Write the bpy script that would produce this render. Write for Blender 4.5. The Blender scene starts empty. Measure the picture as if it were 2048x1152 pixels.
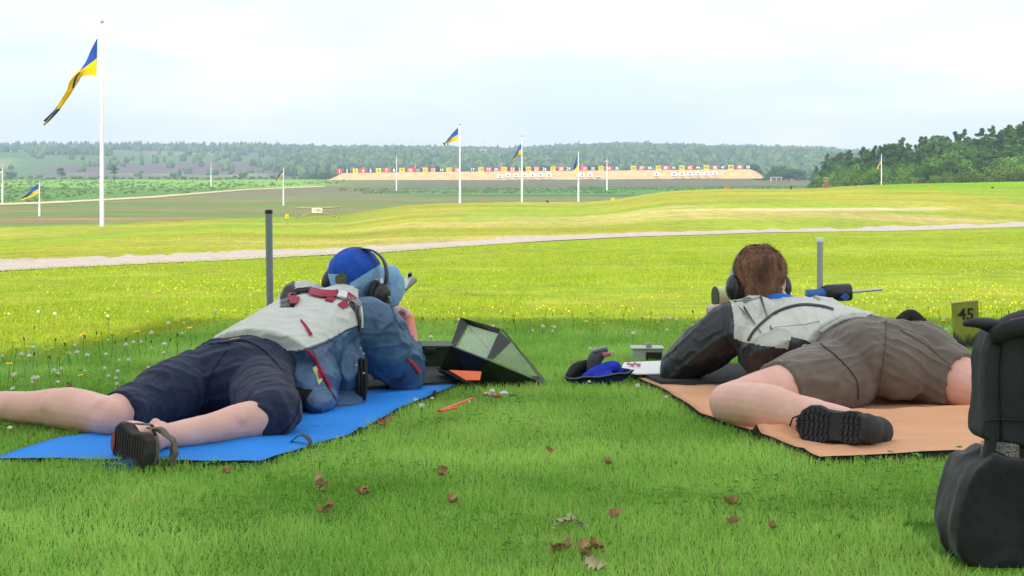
import bpy, bmesh, math, random
import numpy as np
from mathutils import Vector, Matrix, Euler, noise as mnoise
R = math.radians
scene = bpy.context.scene
COL = scene.collection
random.seed(7); rng = np.random.default_rng(7)

# ---------------------------------------------------------------- camera, world, sun, exposure
FP = 3200.0          # focal length in photo pixels
CH = 0.72            # eye height of the camera
cam = bpy.data.cameras.new("camera"); cam_o = bpy.data.objects.new("camera", cam); COL.objects.link(cam_o)
cam_o.location = (0, 0, CH); cam_o.rotation_euler = (R(90), 0, 0)
cam.sensor_width = 36; cam.lens = FP / 2048 * 36; cam.shift_y = -(576 - 350) / 2048
cam.clip_start = 0.05; cam.clip_end = 20000
scene.camera = cam_o

SUN_EL, SUN_DIR = 45.0, Vector((0.38, 0.925, 0)).normalized()   # light travels this way over the ground
world = bpy.data.worlds.new("World"); scene.world = world; world.use_nodes = True
nt = world.node_tree; nt.nodes.clear()
def N(t, kind, **kw):
    n = t.nodes.new(kind)
    for k, v in kw.items():
        if k in n.inputs: n.inputs[k].default_value = v
        else: setattr(n, k, v)
    return n
wo = N(nt, 'ShaderNodeOutputWorld')
sky = N(nt, 'ShaderNodeTexSky', sky_type='NISHITA', sun_disc=False, sun_elevation=R(SUN_EL), air_density=1.0, dust_density=2.0, ozone_density=1.0)
sky.sun_rotation = math.atan2(-SUN_DIR.x, -SUN_DIR.y)
bg = N(nt, 'ShaderNodeBackground', Strength=0.10); nt.links.new(sky.outputs[0], bg.inputs['Color'])
tc = N(nt, 'ShaderNodeTexCoord'); mp = N(nt, 'ShaderNodeMapping'); mp.inputs['Scale'].default_value = (1.6, 1.6, 6.0)
nt.links.new(tc.outputs['Generated'], mp.inputs['Vector'])
nz = N(nt, 'ShaderNodeTexNoise', Scale=2.6, Detail=8.0, Roughness=0.55); nt.links.new(mp.outputs[0], nz.inputs['Vector'])
rp = N(nt, 'ShaderNodeValToRGB'); nt.links.new(nz.outputs['Fac'], rp.inputs['Fac'])
rp.color_ramp.elements[0].position = 0.40; rp.color_ramp.elements[0].color = (0.56, 0.63, 0.665, 1)
rp.color_ramp.elements[1].position = 0.60; rp.color_ramp.elements[1].color = (0.725, 0.725, 0.72, 1)
bc = N(nt, 'ShaderNodeBackground', Strength=0.77); nt.links.new(rp.outputs[0], bc.inputs['Color'])
mx = N(nt, 'ShaderNodeMixShader', Fac=0.88); nt.links.new(bg.outputs[0], mx.inputs[1]); nt.links.new(bc.outputs[0], mx.inputs[2])
nt.links.new(mx.outputs[0], wo.inputs[0])

sl = bpy.data.lights.new("sun", 'SUN'); sl.energy = 2.5; sl.angle = R(0.8); sl.color = (1.0, 0.95, 0.86)
sun = bpy.data.objects.new("sun", sl); COL.objects.link(sun)
dv = Vector((SUN_DIR.x * math.cos(R(SUN_EL)), SUN_DIR.y * math.cos(R(SUN_EL)), -math.sin(R(SUN_EL))))
sun.rotation_euler = dv.to_track_quat('-Z', 'Y').to_euler(); sun.location = (-20, -30, 40)
scene.view_settings.view_transform = 'Standard'; scene.view_settings.look = 'None'
scene.view_settings.exposure = 1.2; scene.view_settings.gamma = 1.0

# ---------------------------------------------------------------- helpers
def W(px, row, d): return Vector(((px - 1024) / FP * d, d, CH - (row - 350) / FP * d))   # point at distance d
def J(px, row, g): return W(px, row, FP * CH / (g - 350))                                 # same depth as level ground seen at row g
def proj(c): return 1024 + FP * c[0] / c[1], 350 + FP * (CH - c[2]) / c[1]

ORIG = {}
def tag(o, label=None, cat=None, group=None, kind=None):
    if label: o['label'] = label
    if cat: o['category'] = cat
    if group: o['group'] = group
    if kind: o['kind'] = kind
    return o
def thing(name, loc, label, cat, group=None):
    o = bpy.data.objects.new(name, None); COL.objects.link(o); o.location = loc; o.empty_display_size = 0.1
    ORIG[o] = Vector(loc); return tag(o, label, cat, group)
def link_mesh(name, me, mats, parent=None, smooth=False, loc=None):
    """mesh is in world coordinates; origin goes to the parent's base (or loc)"""
    org = ORIG[parent] if parent is not None else (Vector(loc) if loc is not None else Vector((0, 0, 0)))
    if org.length > 0: me.transform(Matrix.Translation(-org))
    o = bpy.data.objects.new(name, me); COL.objects.link(o)
    if parent is not None: o.parent = parent
    else: o.location = org
    ORIG[o] = org
    for m in (mats if isinstance(mats, (list, tuple)) else [mats]): me.materials.append(m)
    if smooth: me.shade_smooth()
    return o
def copy_tree(o, parent=None):
    c = o.copy(); COL.objects.link(c)
    if parent is not None: c.parent = parent
    for ch in list(o.children): copy_tree(ch, c)
    return c

class MB:
    def __init__(s): s.v = []; s.f = []; s.m = []
    def add(s, vs, fs, m=0):
        b = len(s.v); s.v += [tuple(v) for v in vs]; s.f += [tuple(i + b for i in f) for f in fs]; s.m += [m] * len(fs)
    def box(s, c, size, rot=None, m=0, taper=1.0):
        hx, hy, hz = [q / 2 for q in size]; vs = []
        for z in (-1, 1):
            k = taper if z > 0 else 1
            for x, y in ((-1, -1), (1, -1), (1, 1), (-1, 1)):
                v = Vector((x * hx * k, y * hy * k, z * hz))
                if rot is not None: v = rot @ v
                vs.append(v + Vector(c))
        s.add(vs, [(3, 2, 1, 0), (4, 5, 6, 7), (0, 1, 5, 4), (1, 2, 6, 5), (2, 3, 7, 6), (3, 0, 4, 7)], m)
    def tube(s, pts, rad, seg=12, m=0, cap=True, ref=None, closed=False):
        pts = [Vector(p) for p in pts]; n = len(pts)
        if not isinstance(rad, (list, tuple)): rad = [rad] * n
        vs = []; fs = []; prev = None
        for i, p in enumerate(pts):
            t = (pts[min(i + 1, n - 1)] - pts[max(i - 1, 0)])
            t = t.normalized() if t.length > 1e-9 else Vector((0, 0, 1))
            r0 = Vector(ref) if ref is not None else (prev if prev is not None else (Vector((0, 0, 1)) if abs(t.z) < 0.9 else Vector((1, 0, 0))))
            b = r0 - t * r0.dot(t)
            if b.length < 1e-6: b = t.orthogonal()
            b.normalize(); a = t.cross(b); prev = b
            ra, rb = rad[i] if isinstance(rad[i], (tuple, list)) else (rad[i], rad[i])
            for k in range(seg):
                an = 2 * math.pi * k / seg
                vs.append(p + a * math.cos(an) * ra + b * math.sin(an) * rb)
        for i in range(n - 1):
            for k in range(seg):
                k2 = (k + 1) % seg
                fs.append((i * seg + k, i * seg + k2, (i + 1) * seg + k2, (i + 1) * seg + k))
        if cap:
            fs.append(tuple(reversed(range(seg)))); fs.append(tuple(range((n - 1) * seg, n * seg)))
        s.add(vs, fs, m)
    def ell(s, c, r, rot=None, seg=20, rings=12, m=0):
        vs = []; fs = []
        for i in range(rings + 1):
            th = math.pi * i / rings
            for k in range(seg):
                an = 2 * math.pi * k / seg
                v = Vector((r[0] * math.sin(th) * math.cos(an), r[1] * math.sin(th) * math.sin(an), r[2] * math.cos(th)))
                if rot is not None: v = rot @ v
                vs.append(v + Vector(c))
        for i in range(rings):
            for k in range(seg):
                k2 = (k + 1) % seg
                fs.append((i * seg + k, (i + 1) * seg + k, (i + 1) * seg + k2, i * seg + k2))
        s.add(vs, fs, m)
    def prism(s, poly, off, m=0):
        """poly: list of 3-D points, extruded by vector off"""
        n = len(poly); off = Vector(off); poly = [Vector(p) for p in poly]
        vs = poly + [p + off for p in poly]
        s.add(vs, [tuple(reversed(range(n))), tuple(range(n, 2 * n))] + [(i, (i + 1) % n, n + (i + 1) % n, n + i) for i in range(n)], m)
    def grid(s, P, m=0, mf=None, thick=None):
        """P[i][j] grid of points; thick gives real thickness along -normal-ish vector"""
        a, b = len(P), len(P[0]); vs = [Vector(p) for r in P for p in r]; fs = []; ms = []
        for i in range(a - 1):
            for j in range(b - 1):
                fs.append((i * b + j, (i + 1) * b + j, (i + 1) * b + j + 1, i * b + j + 1)); ms.append(mf(i, j) if mf else m)
        base = len(s.v); s.v += [tuple(v) for v in vs]; s.f += [tuple(q + base for q in f) for f in fs]; s.m += ms
        if thick:
            off = Vector(thick); base2 = len(s.v); s.v += [tuple(v + off) for v in vs]
            s.f += [tuple(reversed([q + base2 for q in f])) for f in fs]; s.m += ms
            rim = [(0, j) for j in range(b)] + [(i, b - 1) for i in range(1, a)] + [(a - 1, j) for j in range(b - 2, -1, -1)] + [(i, 0) for i in range(a - 2, 0, -1)]
            idx = [i * b + j for i, j in rim]
            for q in range(len(idx)):
                u, w = idx[q], idx[(q + 1) % len(idx)]
                s.f.append((base + w, base + u, base2 + u, base2 + w)); s.m.append(m)
    def mesh(s, name, fixn=True):
        me = bpy.data.meshes.new(name); me.from_pydata(s.v, [], s.f)
        me.polygons.foreach_set('material_index', s.m); 
        if fixn:
            bm = bmesh.new(); bm.from_mesh(me); bmesh.ops.recalc_face_normals(bm, faces=bm.faces); bm.to_mesh(me); bm.free()
        me.update(); return me
    def build(s, name, mats, parent=None, smooth=False, loc=None, bevel=0, sharp=None, fixn=True):
        o = link_mesh(name, s.mesh(name, fixn), mats, parent, smooth, loc)
        if bevel:
            b = o.modifiers.new('bevel', 'BEVEL'); b.width = bevel; b.segments = 2; b.limit_method = 'ANGLE'; b.angle_limit = R(40)
        if sharp: o.data.shade_smooth(); o.data.set_sharp_from_angle(angle=R(sharp))
        return o

def raw_mesh(name, V, F4=None, F3=None, attr=None, attr_name='var', col=None):
    """fast mesh from numpy arrays; F4 quads, F3 triangles"""
    me = bpy.data.meshes.new(name); me.vertices.add(len(V)); me.vertices.foreach_set('co', np.asarray(V, dtype=np.float32).ravel())
    loops = []; starts = []; totals = []; p = 0
    if F4 is not None and len(F4):
        loops.append(np.asarray(F4, dtype=np.int32).ravel()); starts.append(np.arange(len(F4)) * 4); totals.append(np.full(len(F4), 4)); p = len(F4) * 4
    if F3 is not None and len(F3):
        loops.append(np.asarray(F3, dtype=np.int32).ravel()); starts.append(p + np.arange(len(F3)) * 3); totals.append(np.full(len(F3), 3))
    L = np.concatenate(loops); S = np.concatenate(starts).astype(np.int32); T = np.concatenate(totals).astype(np.int32)
    me.loops.add(len(L)); me.loops.foreach_set('vertex_index', L.astype(np.int32))
    me.polygons.add(len(S)); me.polygons.foreach_set('loop_start', S); me.polygons.foreach_set('loop_total', T)
    if attr is not None:
        a = me.attributes.new(attr_name, 'FLOAT', 'POINT'); a.data.foreach_set('value', np.asarray(attr, dtype=np.float32))
    if col is not None:
        a = me.attributes.new('cover', 'FLOAT_COLOR', 'POINT')
        c4 = np.ones((len(V), 4), dtype=np.float32); c4[:, :3] = col; a.data.foreach_set('color', c4.ravel())
    me.update(calc_edges=True); me.validate(); return me

def vnoise(x, y, s=1.0, seed=0):
    """smooth value noise in 0..1, vectorised"""
    x = np.asarray(x, float) / s + seed * 17.31; y = np.asarray(y, float) / s + seed * 9.77
    xi = np.floor(x); yi = np.floor(y); fx = x - xi; fy = y - yi; fx = fx * fx * (3 - 2 * fx); fy = fy * fy * (3 - 2 * fy)
    def h(a, b):
        n = np.sin(a * 127.1 + b * 311.7 + seed * 74.7) * 43758.5453; return n - np.floor(n)
    return (h(xi, yi) * (1 - fx) + h(xi + 1, yi) * fx) * (1 - fy) + (h(xi, yi + 1) * (1 - fx) + h(xi + 1, yi + 1) * fx) * fy
def fbm(x, y, s, seed=0, o=4):
    t = 0; a = 0.5; w = 0
    for i in range(o): t = t + a * vnoise(x, y, s / 2 ** i, seed + i); w += a; a *= 0.5
    return t / w

# ---------------------------------------------------------------- materials
def mat(name, col, rough=0.6, var=0.0, scale=20.0, bump=0.0, bscale=200.0, metal=0.0, spec=0.3, stretch=(1, 1, 1), col2=None, sheen=0.0, dist=0.002, sss=0.0, coords='Object'):
    m = bpy.data.materials.new(name); m.use_nodes = True; t = m.node_tree; b = t.nodes['Principled BSDF']
    b.inputs['Base Color'].default_value = (*col, 1); b.inputs['Roughness'].default_value = rough; b.inputs['Metallic'].default_value = metal
    b.inputs['Specular IOR Level'].default_value = spec
    if sheen: b.inputs['Sheen Weight'].default_value = sheen
    if sss:
        b.inputs['Subsurface Weight'].default_value = sss; b.inputs['Subsurface Radius'].default_value = (1.0, 0.3, 0.15); b.inputs['Subsurface Scale'].default_value = 0.01
    tcn = N(t, 'ShaderNodeTexCoord'); mpn = N(t, 'ShaderNodeMapping'); mpn.inputs['Scale'].default_value = stretch
    t.links.new(tcn.outputs[coords], mpn.inputs['Vector'])
    if var or col2:
        n = N(t, 'ShaderNodeTexNoise', Scale=scale, Detail=6.0, Roughness=0.6); t.links.new(mpn.outputs[0], n.inputs['Vector'])
        cr = N(t, 'ShaderNodeValToRGB'); t.links.new(n.outputs['Fac'], cr.inputs['Fac'])
        c2 = col2 if col2 else tuple(min(1, c * (1 + var)) for c in col); c1 = col if col2 else tuple(c * (1 - var) for c in col)
        cr.color_ramp.elements[0].position = 0.3; cr.color_ramp.elements[0].color = (*c1, 1)
        cr.color_ramp.elements[1].position = 0.7; cr.color_ramp.elements[1].color = (*c2, 1)
        t.links.new(cr.outputs[0], b.inputs['Base Color'])
    if bump:
        n2 = N(t, 'ShaderNodeTexNoise', Scale=bscale, Detail=4.0); t.links.new(mpn.outputs[0], n2.inputs['Vector'])
        bp = N(t, 'ShaderNodeBump', Strength=bump, Distance=dist); t.links.new(n2.outputs['Fac'], bp.inputs['Height']); t.links.new(bp.outputs[0], b.inputs['Normal'])
    return m
def leaf_mat(name, c1, c2, trans=0.35, scale=0.6, attr=None, rnd=0.35):
    m = bpy.data.materials.new(name); m.use_nodes = True; t = m.node_tree; t.nodes.clear()
    out = N(t, 'ShaderNodeOutputMaterial'); d = N(t, 'ShaderNodeBsdfDiffuse'); tr = N(t, 'ShaderNodeBsdfTranslucent'); mx = N(t, 'ShaderNodeMixShader', Fac=trans)
    if attr:
        a = N(t, 'ShaderNodeAttribute', attribute_name=attr); fac = a.outputs['Fac']
    else:
        tcn = N(t, 'ShaderNodeTexCoord'); n = N(t, 'ShaderNodeTexNoise', Scale=scale, Detail=3.0); t.links.new(tcn.outputs['Object'], n.inputs['Vector']); fac = n.outputs['Fac']
    cr = N(t, 'ShaderNodeValToRGB'); t.links.new(fac, cr.inputs['Fac'])
    cr.color_ramp.elements[0].position = 0.0 if attr else 0.3; cr.color_ramp.elements[0].color = (*c1, 1)
    cr.color_ramp.elements[1].position = 1.0 if attr else 0.7; cr.color_ramp.elements[1].color = (*c2, 1)
    oi = N(t, 'ShaderNodeObjectInfo'); mr = N(t, 'ShaderNodeMapRange'); mr.inputs['To Min'].default_value = 1 - rnd; mr.inputs['To Max'].default_value = 1 + rnd
    t.links.new(oi.outputs['Random'], mr.inputs['Value']); hs = N(t, 'ShaderNodeHueSaturation'); t.links.new(mr.outputs[0], hs.inputs['Value']); t.links.new(cr.outputs[0], hs.inputs['Color'])
    t.links.new(hs.outputs[0], d.inputs['Color']); t.links.new(hs.outputs[0], tr.inputs['Color'])
    t.links.new(d.outputs[0], mx.inputs[1]); t.links.new(tr.outputs[0], mx.inputs[2]); t.links.new(mx.outputs[0], out.inputs[0])
    return m

# ---------------------------------------------------------------- terrain height
ipl = lambda x, xs, ys: np.interp(x, xs, ys)
def track_prof(px): return ipl(px, [-600, 0, 520, 1024, 1500, 2048, 2650], [19, 20, 27, 35, 45, 60, 80]), ipl(px, [-600, 0, 520, 1024, 1500, 2048, 2650], [556, 533, 507, 481, 464, 451, 440])
CREST = ([-600, 0, 200, 430, 600, 700, 760, 820, 920, 1044, 1160, 1230, 1290, 1350, 1450, 1600, 1700, 1800, 2048, 2650], [470, 459, 452, 440, 436, 431, 420, 411, 407, 405, 405, 400, 389, 382, 378, 378, 372, 368, 363, 358])
RIDGE = ([-800, 0, 500, 700, 900, 1000, 1100, 1250, 1400, 1650, 1700, 2800], [296, 300, 302, 304, 305, 308, 303, 298, 302, 306, 312, 318])
def height(x, y):
    x = np.asarray(x, float); y = np.asarray(y, float)
    ys = np.maximum(y, 1.0); px = 1024 + FP * np.clip(x / ys, -0.5, 0.5)
    dt, rt = track_prof(px); zt = CH - (rt - 350) * dt / FP
    rc = ipl(px, *CREST); dc = ipl(px, [-600, 200, 1100, 2048, 2650], [78, 80, 110, 130, 140]); zc = CH - (rc - 350) * dc / FP
    z = np.where(y < 7.6, 0.0, 0.0)
    a = np.clip((y - 7.6) / (dt - 7.6), 0, 1); z1 = zt * a
    b = np.clip((y - dt) / (dc - dt), 0, 1); sag = np.sin(b * math.pi); hump = (0.15 * sag * np.sin(px / 210.) + 0.35 * sag * (fbm(x, y, 14, 3) - 0.5))
    bb = b ** 0.85 * (1 - b) + b * (1 - (1 - b) ** 1.6); z2 = zt + (zc - zt) * bb + hump
    e = np.clip((y - dc) / 90, 0, 1); e = e * e * (3 - 2 * e); far = np.interp(y, [0, 250, 420, 950, 1400], [-7, -7, -7, -2.25, -1.0]); z3 = zc + (far - zc) * e
    rr = ipl(px, *RIDGE); zr = CH + (350 - rr) / FP * 2400
    h = np.clip((y - 1350) / 1050, 0, 1); hs = h * h * (3 - 2 * h) * 0.6 + h * 0.4
    und = (fbm(x, y, 420, 5) - 0.5) * 26 * np.sin(np.clip(h, 0, 1) * math.pi)
    z4 = -1.0 + (zr + 1.0) * hs + und - np.clip((y - 2450) / 1500, 0, 1) * 60
    z = np.where(y < 7.6, 0.0, np.where(y < dt, z1, np.where(y < dc, z2, np.where(y < 1350, z3, z4))))
    return z
def hz(x, y): return float(height(np.array([x]), np.array([y]))[0])
def hit(px, row, d0=8.0, d1=2500.0):
    """first ground point seen in a direction"""
    d = np.geomspace(d0, d1, 6000); x = (px - 1024) / FP * d; zr = CH - (row - 350) / FP * d; g = height(x, d)
    i = np.argmax(zr <= g); return Vector((x[i], d[i], g[i]))

def field_edge(px): return ipl(px, [-900, 0, 130, 310, 420, 500, 650, 3000], [416, 409, 405, 394, 385, 378, 371, 371])
# ground sheet: fan grid, dense where it is looked at
ang = np.concatenate([np.linspace(-180, -40, 24, endpoint=False), np.linspace(-40, -19.5, 26, endpoint=False), np.linspace(-19.5, 19.5, 520), np.linspace(19.5, 40, 26)[1:], np.linspace(40, 180, 24)[1:-1]])
rad = np.concatenate([[0.01, 0.5, 1.0, 1.6], np.geomspace(2.2, 78, 240), np.linspace(79, 260, 90)[1:], np.linspace(262, 1360, 150), np.linspace(1370, 2500, 90), np.geomspace(2550, 5200, 12)])
A, D = np.meshgrid(np.radians(ang), rad, indexing='ij'); X = (D * np.tan(np.clip(A, -1.2, 1.2)))
cosA = np.cos(A); front = np.abs(A) < 1.2
X = np.where(front, D * np.tan(np.clip(A, -1.2, 1.2)), D * np.sin(A) / 0.36); Y = np.where(front, D, D * cosA / 0.36)
Z = height(X, Y); near = np.clip((Y - 7.6) / 20, 0, 1); _dt, _ = track_prof(1024 + FP * X / np.maximum(Y, 1.0)); near = near * np.clip((np.abs(Y - _dt) / _dt - .16) * 12, 0, 1); Z = Z + near * (fbm(X, Y, 1.3, 2) - 0.5) * 0.10 * (Y < 140) - 0.004
PX = 1024 + FP * X / np.maximum(Y, 1.0); ROW = 350 + FP * (CH - Z) / np.maximum(Y, 1.0)
def mixc(c, d, f): f = np.clip(f, 0, 1)[..., None]; return c * (1 - f) + np.asarray(d) * f
def sstep(a, b, x): t = np.clip((x - a) / (b - a), 0, 1); return t * t * (3 - 2 * t)
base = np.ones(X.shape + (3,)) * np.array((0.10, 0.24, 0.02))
dt, rt = track_prof(np.clip(PX, -600, 2600)); rc = ipl(PX, *CREST)
n1 = fbm(X, Y, 5.0, 11); n2 = fbm(X, Y * 0.5, 22.0, 12); n3 = fbm(X, Y, 1.1, 13, 3)
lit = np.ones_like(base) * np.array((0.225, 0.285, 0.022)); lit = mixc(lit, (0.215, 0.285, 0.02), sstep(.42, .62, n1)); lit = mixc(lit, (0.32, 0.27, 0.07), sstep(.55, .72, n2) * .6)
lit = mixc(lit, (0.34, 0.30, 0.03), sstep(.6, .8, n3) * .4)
shade_edge = np.where(X < -1.4, 6.14 + (X + 1.97) * 2.4, 7.6); base = mixc(base, lit, sstep(-.5, .9, Y - shade_edge) * (Y > 2))  # sunlit yellow painted into the ground from the edge of the cast shade
bank = np.ones_like(base) * np.array((0.285, 0.29, 0.035)); bank = mixc(bank, (0.22, 0.30, 0.028), sstep(.45, .62, fbm(X, Y * .35, 9, 15))); bank = mixc(bank, (0.42, 0.33, 0.13), sstep(.56, .74, fbm(X * .4, Y, 7, 16)) * .75)
base = mixc(base, bank, sstep(0, 4, Y - dt) * (Y < 200))
pv = sstep(5, 0, np.abs(ROW - ipl(PX, [1290, 1600, 1880], [424, 419, 418]))) * sstep(1250, 1400, PX) * sstep(1950, 1850, PX) * (Y > 60) * (Y < 135)
base = mixc(base, (0.55, 0.43, 0.28), pv * sstep(.3, .5, fbm(X * .3, Y, 2.5, 19)))
plat = sstep(1690, 1800, PX) * sstep(386, 374, ROW) * (Y < 200); base = mixc(base, (0.16, 0.29, 0.012), plat)
hn = fbm(X * 0.25, Y, 40, 21); hn2 = fbm(X * .25, Y, 18, 22); hn3 = fbm(X, Y * .5, 120, 23)
heath = np.ones_like(base) * np.array((0.135, 0.17, 0.04)); heath = mixc(heath, (0.24, 0.165, 0.08), sstep(.5, .66, hn)); heath = mixc(heath, (0.12, 0.10, 0.085), sstep(.5, .7, hn3) * .6 * sstep(400, 620, Y)); heath = mixc(heath, (0.10, 0.18, 0.035), sstep(.5, .64, hn2) * .7)
heath = mixc(heath, (0.10, 0.10, 0.062), sstep(620, 700, Y) * sstep(640, 900, PX) * .75)
gs = sstep(374, 379, ROW) * sstep(391, 388, ROW) * sstep(690, 900, PX) * sstep(.35, .5, fbm(X, Y, 30, 24) + (PX - 1000) / 3000); heath = mixc(heath, (0.07, 0.20, 0.03), gs)
heath = mixc(heath, (0.03, 0.05, 0.02), sstep(389, 390, ROW) * sstep(393, 391, ROW) * sstep(760, 960, PX) * .7)
fe = field_edge(PX); br = sstep(1, -1, ROW - fe) * sstep(720, 600, PX); brk = np.ones_like(base) * np.array((0.09, 0.19, 0.03)); brk = mixc(brk, (0.17, 0.10, 0.08), sstep(.55, .7, fbm(X * .3, Y, 35, 25)) * .7)
brk = mixc(brk, (0.17, 0.32, 0.04), sstep(378, 372, ROW)); heath = mixc(heath, brk, br)
heath = mixc(heath, (0.09, 0.13, 0.04), sstep(960, 1050, Y))
hl = np.ones_like(base) * np.array((0.115, 0.085, 0.085)); hl = mixc(hl, (0.07, 0.15, 0.04), sstep(.5, .62, fbm(X, Y * .6, 260, 27))); hl = mixc(hl, (0.20, 0.26, 0.08), sstep(.64, .74, fbm(X, Y * .6, 150, 28)) * .8)
hl = mixc(hl, (0.04, 0.08, 0.02), sstep(450, 700, PX)); heath = mixc(heath, hl, sstep(1300, 1450, Y))
rc_d = ipl(PX, [-600, 200, 1100, 2048, 2650], [78, 80, 110, 130, 140]); base = mixc(base, heath, sstep(0, 8, Y - rc_d))
na, nr = X.shape; idx = np.arange(na * nr).reshape(na, nr)
F = np.stack([idx[:-1, :-1], idx[1:, :-1], idx[1:, 1:], idx[:-1, 1:]], -1).reshape(-1, 4)
F = np.concatenate([F, np.stack([idx[-1, :-1], idx[0, :-1], idx[0, 1:], idx[-1, 1:]], -1)])
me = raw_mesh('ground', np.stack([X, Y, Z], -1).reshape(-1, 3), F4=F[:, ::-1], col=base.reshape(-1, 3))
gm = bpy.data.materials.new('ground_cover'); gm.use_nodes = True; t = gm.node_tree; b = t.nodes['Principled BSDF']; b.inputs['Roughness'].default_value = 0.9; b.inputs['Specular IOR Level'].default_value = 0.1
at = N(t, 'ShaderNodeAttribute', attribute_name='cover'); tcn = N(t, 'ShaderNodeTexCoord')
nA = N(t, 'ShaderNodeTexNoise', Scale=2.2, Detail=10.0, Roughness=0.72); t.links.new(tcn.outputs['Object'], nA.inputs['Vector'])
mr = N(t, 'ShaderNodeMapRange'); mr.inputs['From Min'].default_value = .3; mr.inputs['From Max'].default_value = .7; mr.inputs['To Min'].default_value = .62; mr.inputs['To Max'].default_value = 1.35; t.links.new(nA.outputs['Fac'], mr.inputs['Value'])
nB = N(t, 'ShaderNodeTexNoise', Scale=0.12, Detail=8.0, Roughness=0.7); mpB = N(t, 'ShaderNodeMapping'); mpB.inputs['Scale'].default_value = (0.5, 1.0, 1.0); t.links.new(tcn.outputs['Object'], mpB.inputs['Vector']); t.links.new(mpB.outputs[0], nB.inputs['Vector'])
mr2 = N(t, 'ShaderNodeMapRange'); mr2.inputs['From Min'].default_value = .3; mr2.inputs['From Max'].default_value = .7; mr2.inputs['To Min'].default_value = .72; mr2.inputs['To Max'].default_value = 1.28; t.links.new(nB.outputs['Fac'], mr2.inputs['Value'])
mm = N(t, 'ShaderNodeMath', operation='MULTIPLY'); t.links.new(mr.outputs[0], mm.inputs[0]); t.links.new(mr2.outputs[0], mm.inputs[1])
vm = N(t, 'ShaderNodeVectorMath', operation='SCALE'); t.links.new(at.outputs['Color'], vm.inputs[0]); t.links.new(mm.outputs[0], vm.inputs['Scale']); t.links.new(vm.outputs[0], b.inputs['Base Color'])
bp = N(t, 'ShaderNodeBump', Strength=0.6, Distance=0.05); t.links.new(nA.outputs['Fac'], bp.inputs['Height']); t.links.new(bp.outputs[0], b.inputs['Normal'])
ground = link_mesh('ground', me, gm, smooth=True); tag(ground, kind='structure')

# gravel track across the field and the pale path along the far field edge
def strip(name, pts, m, lift, jag=0.12, n=220):
    """pts: (near point, far point) pairs in plan, resampled, draped on the ground"""
    P = []; us = np.linspace(0, len(pts) - 1, n)
    for u in us:
        i = min(int(u), len(pts) - 2); f = u - i; a = [pts[i][0][k] * (1 - f) + pts[i + 1][0][k] * f for k in (0, 1)]; c = [pts[i][1][k] * (1 - f) + pts[i + 1][1][k] * f for k in (0, 1)]
        ja = (mnoise.noise(Vector((u * 5, 1, 0))) + .6 * mnoise.noise(Vector((u * 17, 1, 0)))) * jag * .5; jc = (mnoise.noise(Vector((u * 5, 5, 0))) + .8 * mnoise.noise(Vector((u * 17, 9, 0)))) * jag * 1.8
        row = []
        for k in range(7):
            s = (k / 6) * (1 + jc - ja) + ja
            x = a[0] + (c[0] - a[0]) * s; y = a[1] + (c[1] - a[1]) * s
            row.append(Vector((x, y, hz(x, y) + lift)))
        P.append(row)
    mb = MB(); mb.grid(P); return tag(mb.build(name, m, smooth=True, fixn=False), kind='structure')
def plan(px, row, d0=8): p = hit(px, row, d0); return (p.x, p.y)
gravel = mat('gravel', (0.30, 0.25, 0.22), 0.95, col2=(0.46, 0.40, 0.36), scale=5, bump=0.5, bscale=60, dist=0.01)
tp = [(-420, 571, 548), (-60, 547, 523), (0, 543, 519), (150, 535, 516), (300, 528, 511), (420, 523, 505), (520, 518, 500), (620, 512, 499), (760, 506, 492), (860, 498, 486), (960, 491, 481), (1024, 487, 473), (1100, 482, 472), (1260, 474, 466), (1400, 470, 463.5), (1560, 465, 459), (1800, 462, 452.5), (2048, 454, 445), (2400, 446, 437)]
strip('gravel_track', [(plan(a, b_), plan(a, c)) for a, b_, c in tp], gravel, 0.008)
sandp = mat('sandy_path', (0.48, 0.40, 0.22), 0.95, var=0.25, scale=0.6)
tp = [(-300, 417, 413), (0, 411, 407), (130, 406, 402.5), (310, 396, 392.5), (420, 386.5, 383.8), (500, 380, 377.8), (650, 374, 372)]
strip('sandy_path', [(plan(a, b_, 150), plan(a, c, 150)) for a, b_, c in tp], sandp, 0.12)
# ================================================================ large structures and the far range
white_paint = mat('white_paint', (0.80, 0.80, 0.78), 0.45, var=0.04, scale=3)
timber = mat('weathered_timber', (0.30, 0.22, 0.15), 0.85, var=0.35, scale=4, stretch=(1, 1, 6))
sand = mat('sand_bank', (0.42, 0.25, 0.11), 0.95, col2=(0.60, 0.41, 0.21), scale=0.35, bump=0.8, bscale=1.5, dist=0.5)
sign_red = mat('red_board', (0.62, 0.025, 0.03), 0.6); sign_black = mat('black_board', (0.02, 0.025, 0.04), 0.6); sign_yellow = mat('yellow_board', (0.80, 0.55, 0.01), 0.6)
num_white = mat('number_white', (0.85, 0.85, 0.85), 0.6); num_dark = mat('number_dark', (0.10, 0.07, 0.01), 0.6)
blackp = mat('black_paint', (0.02, 0.02, 0.02), 0.5)

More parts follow.
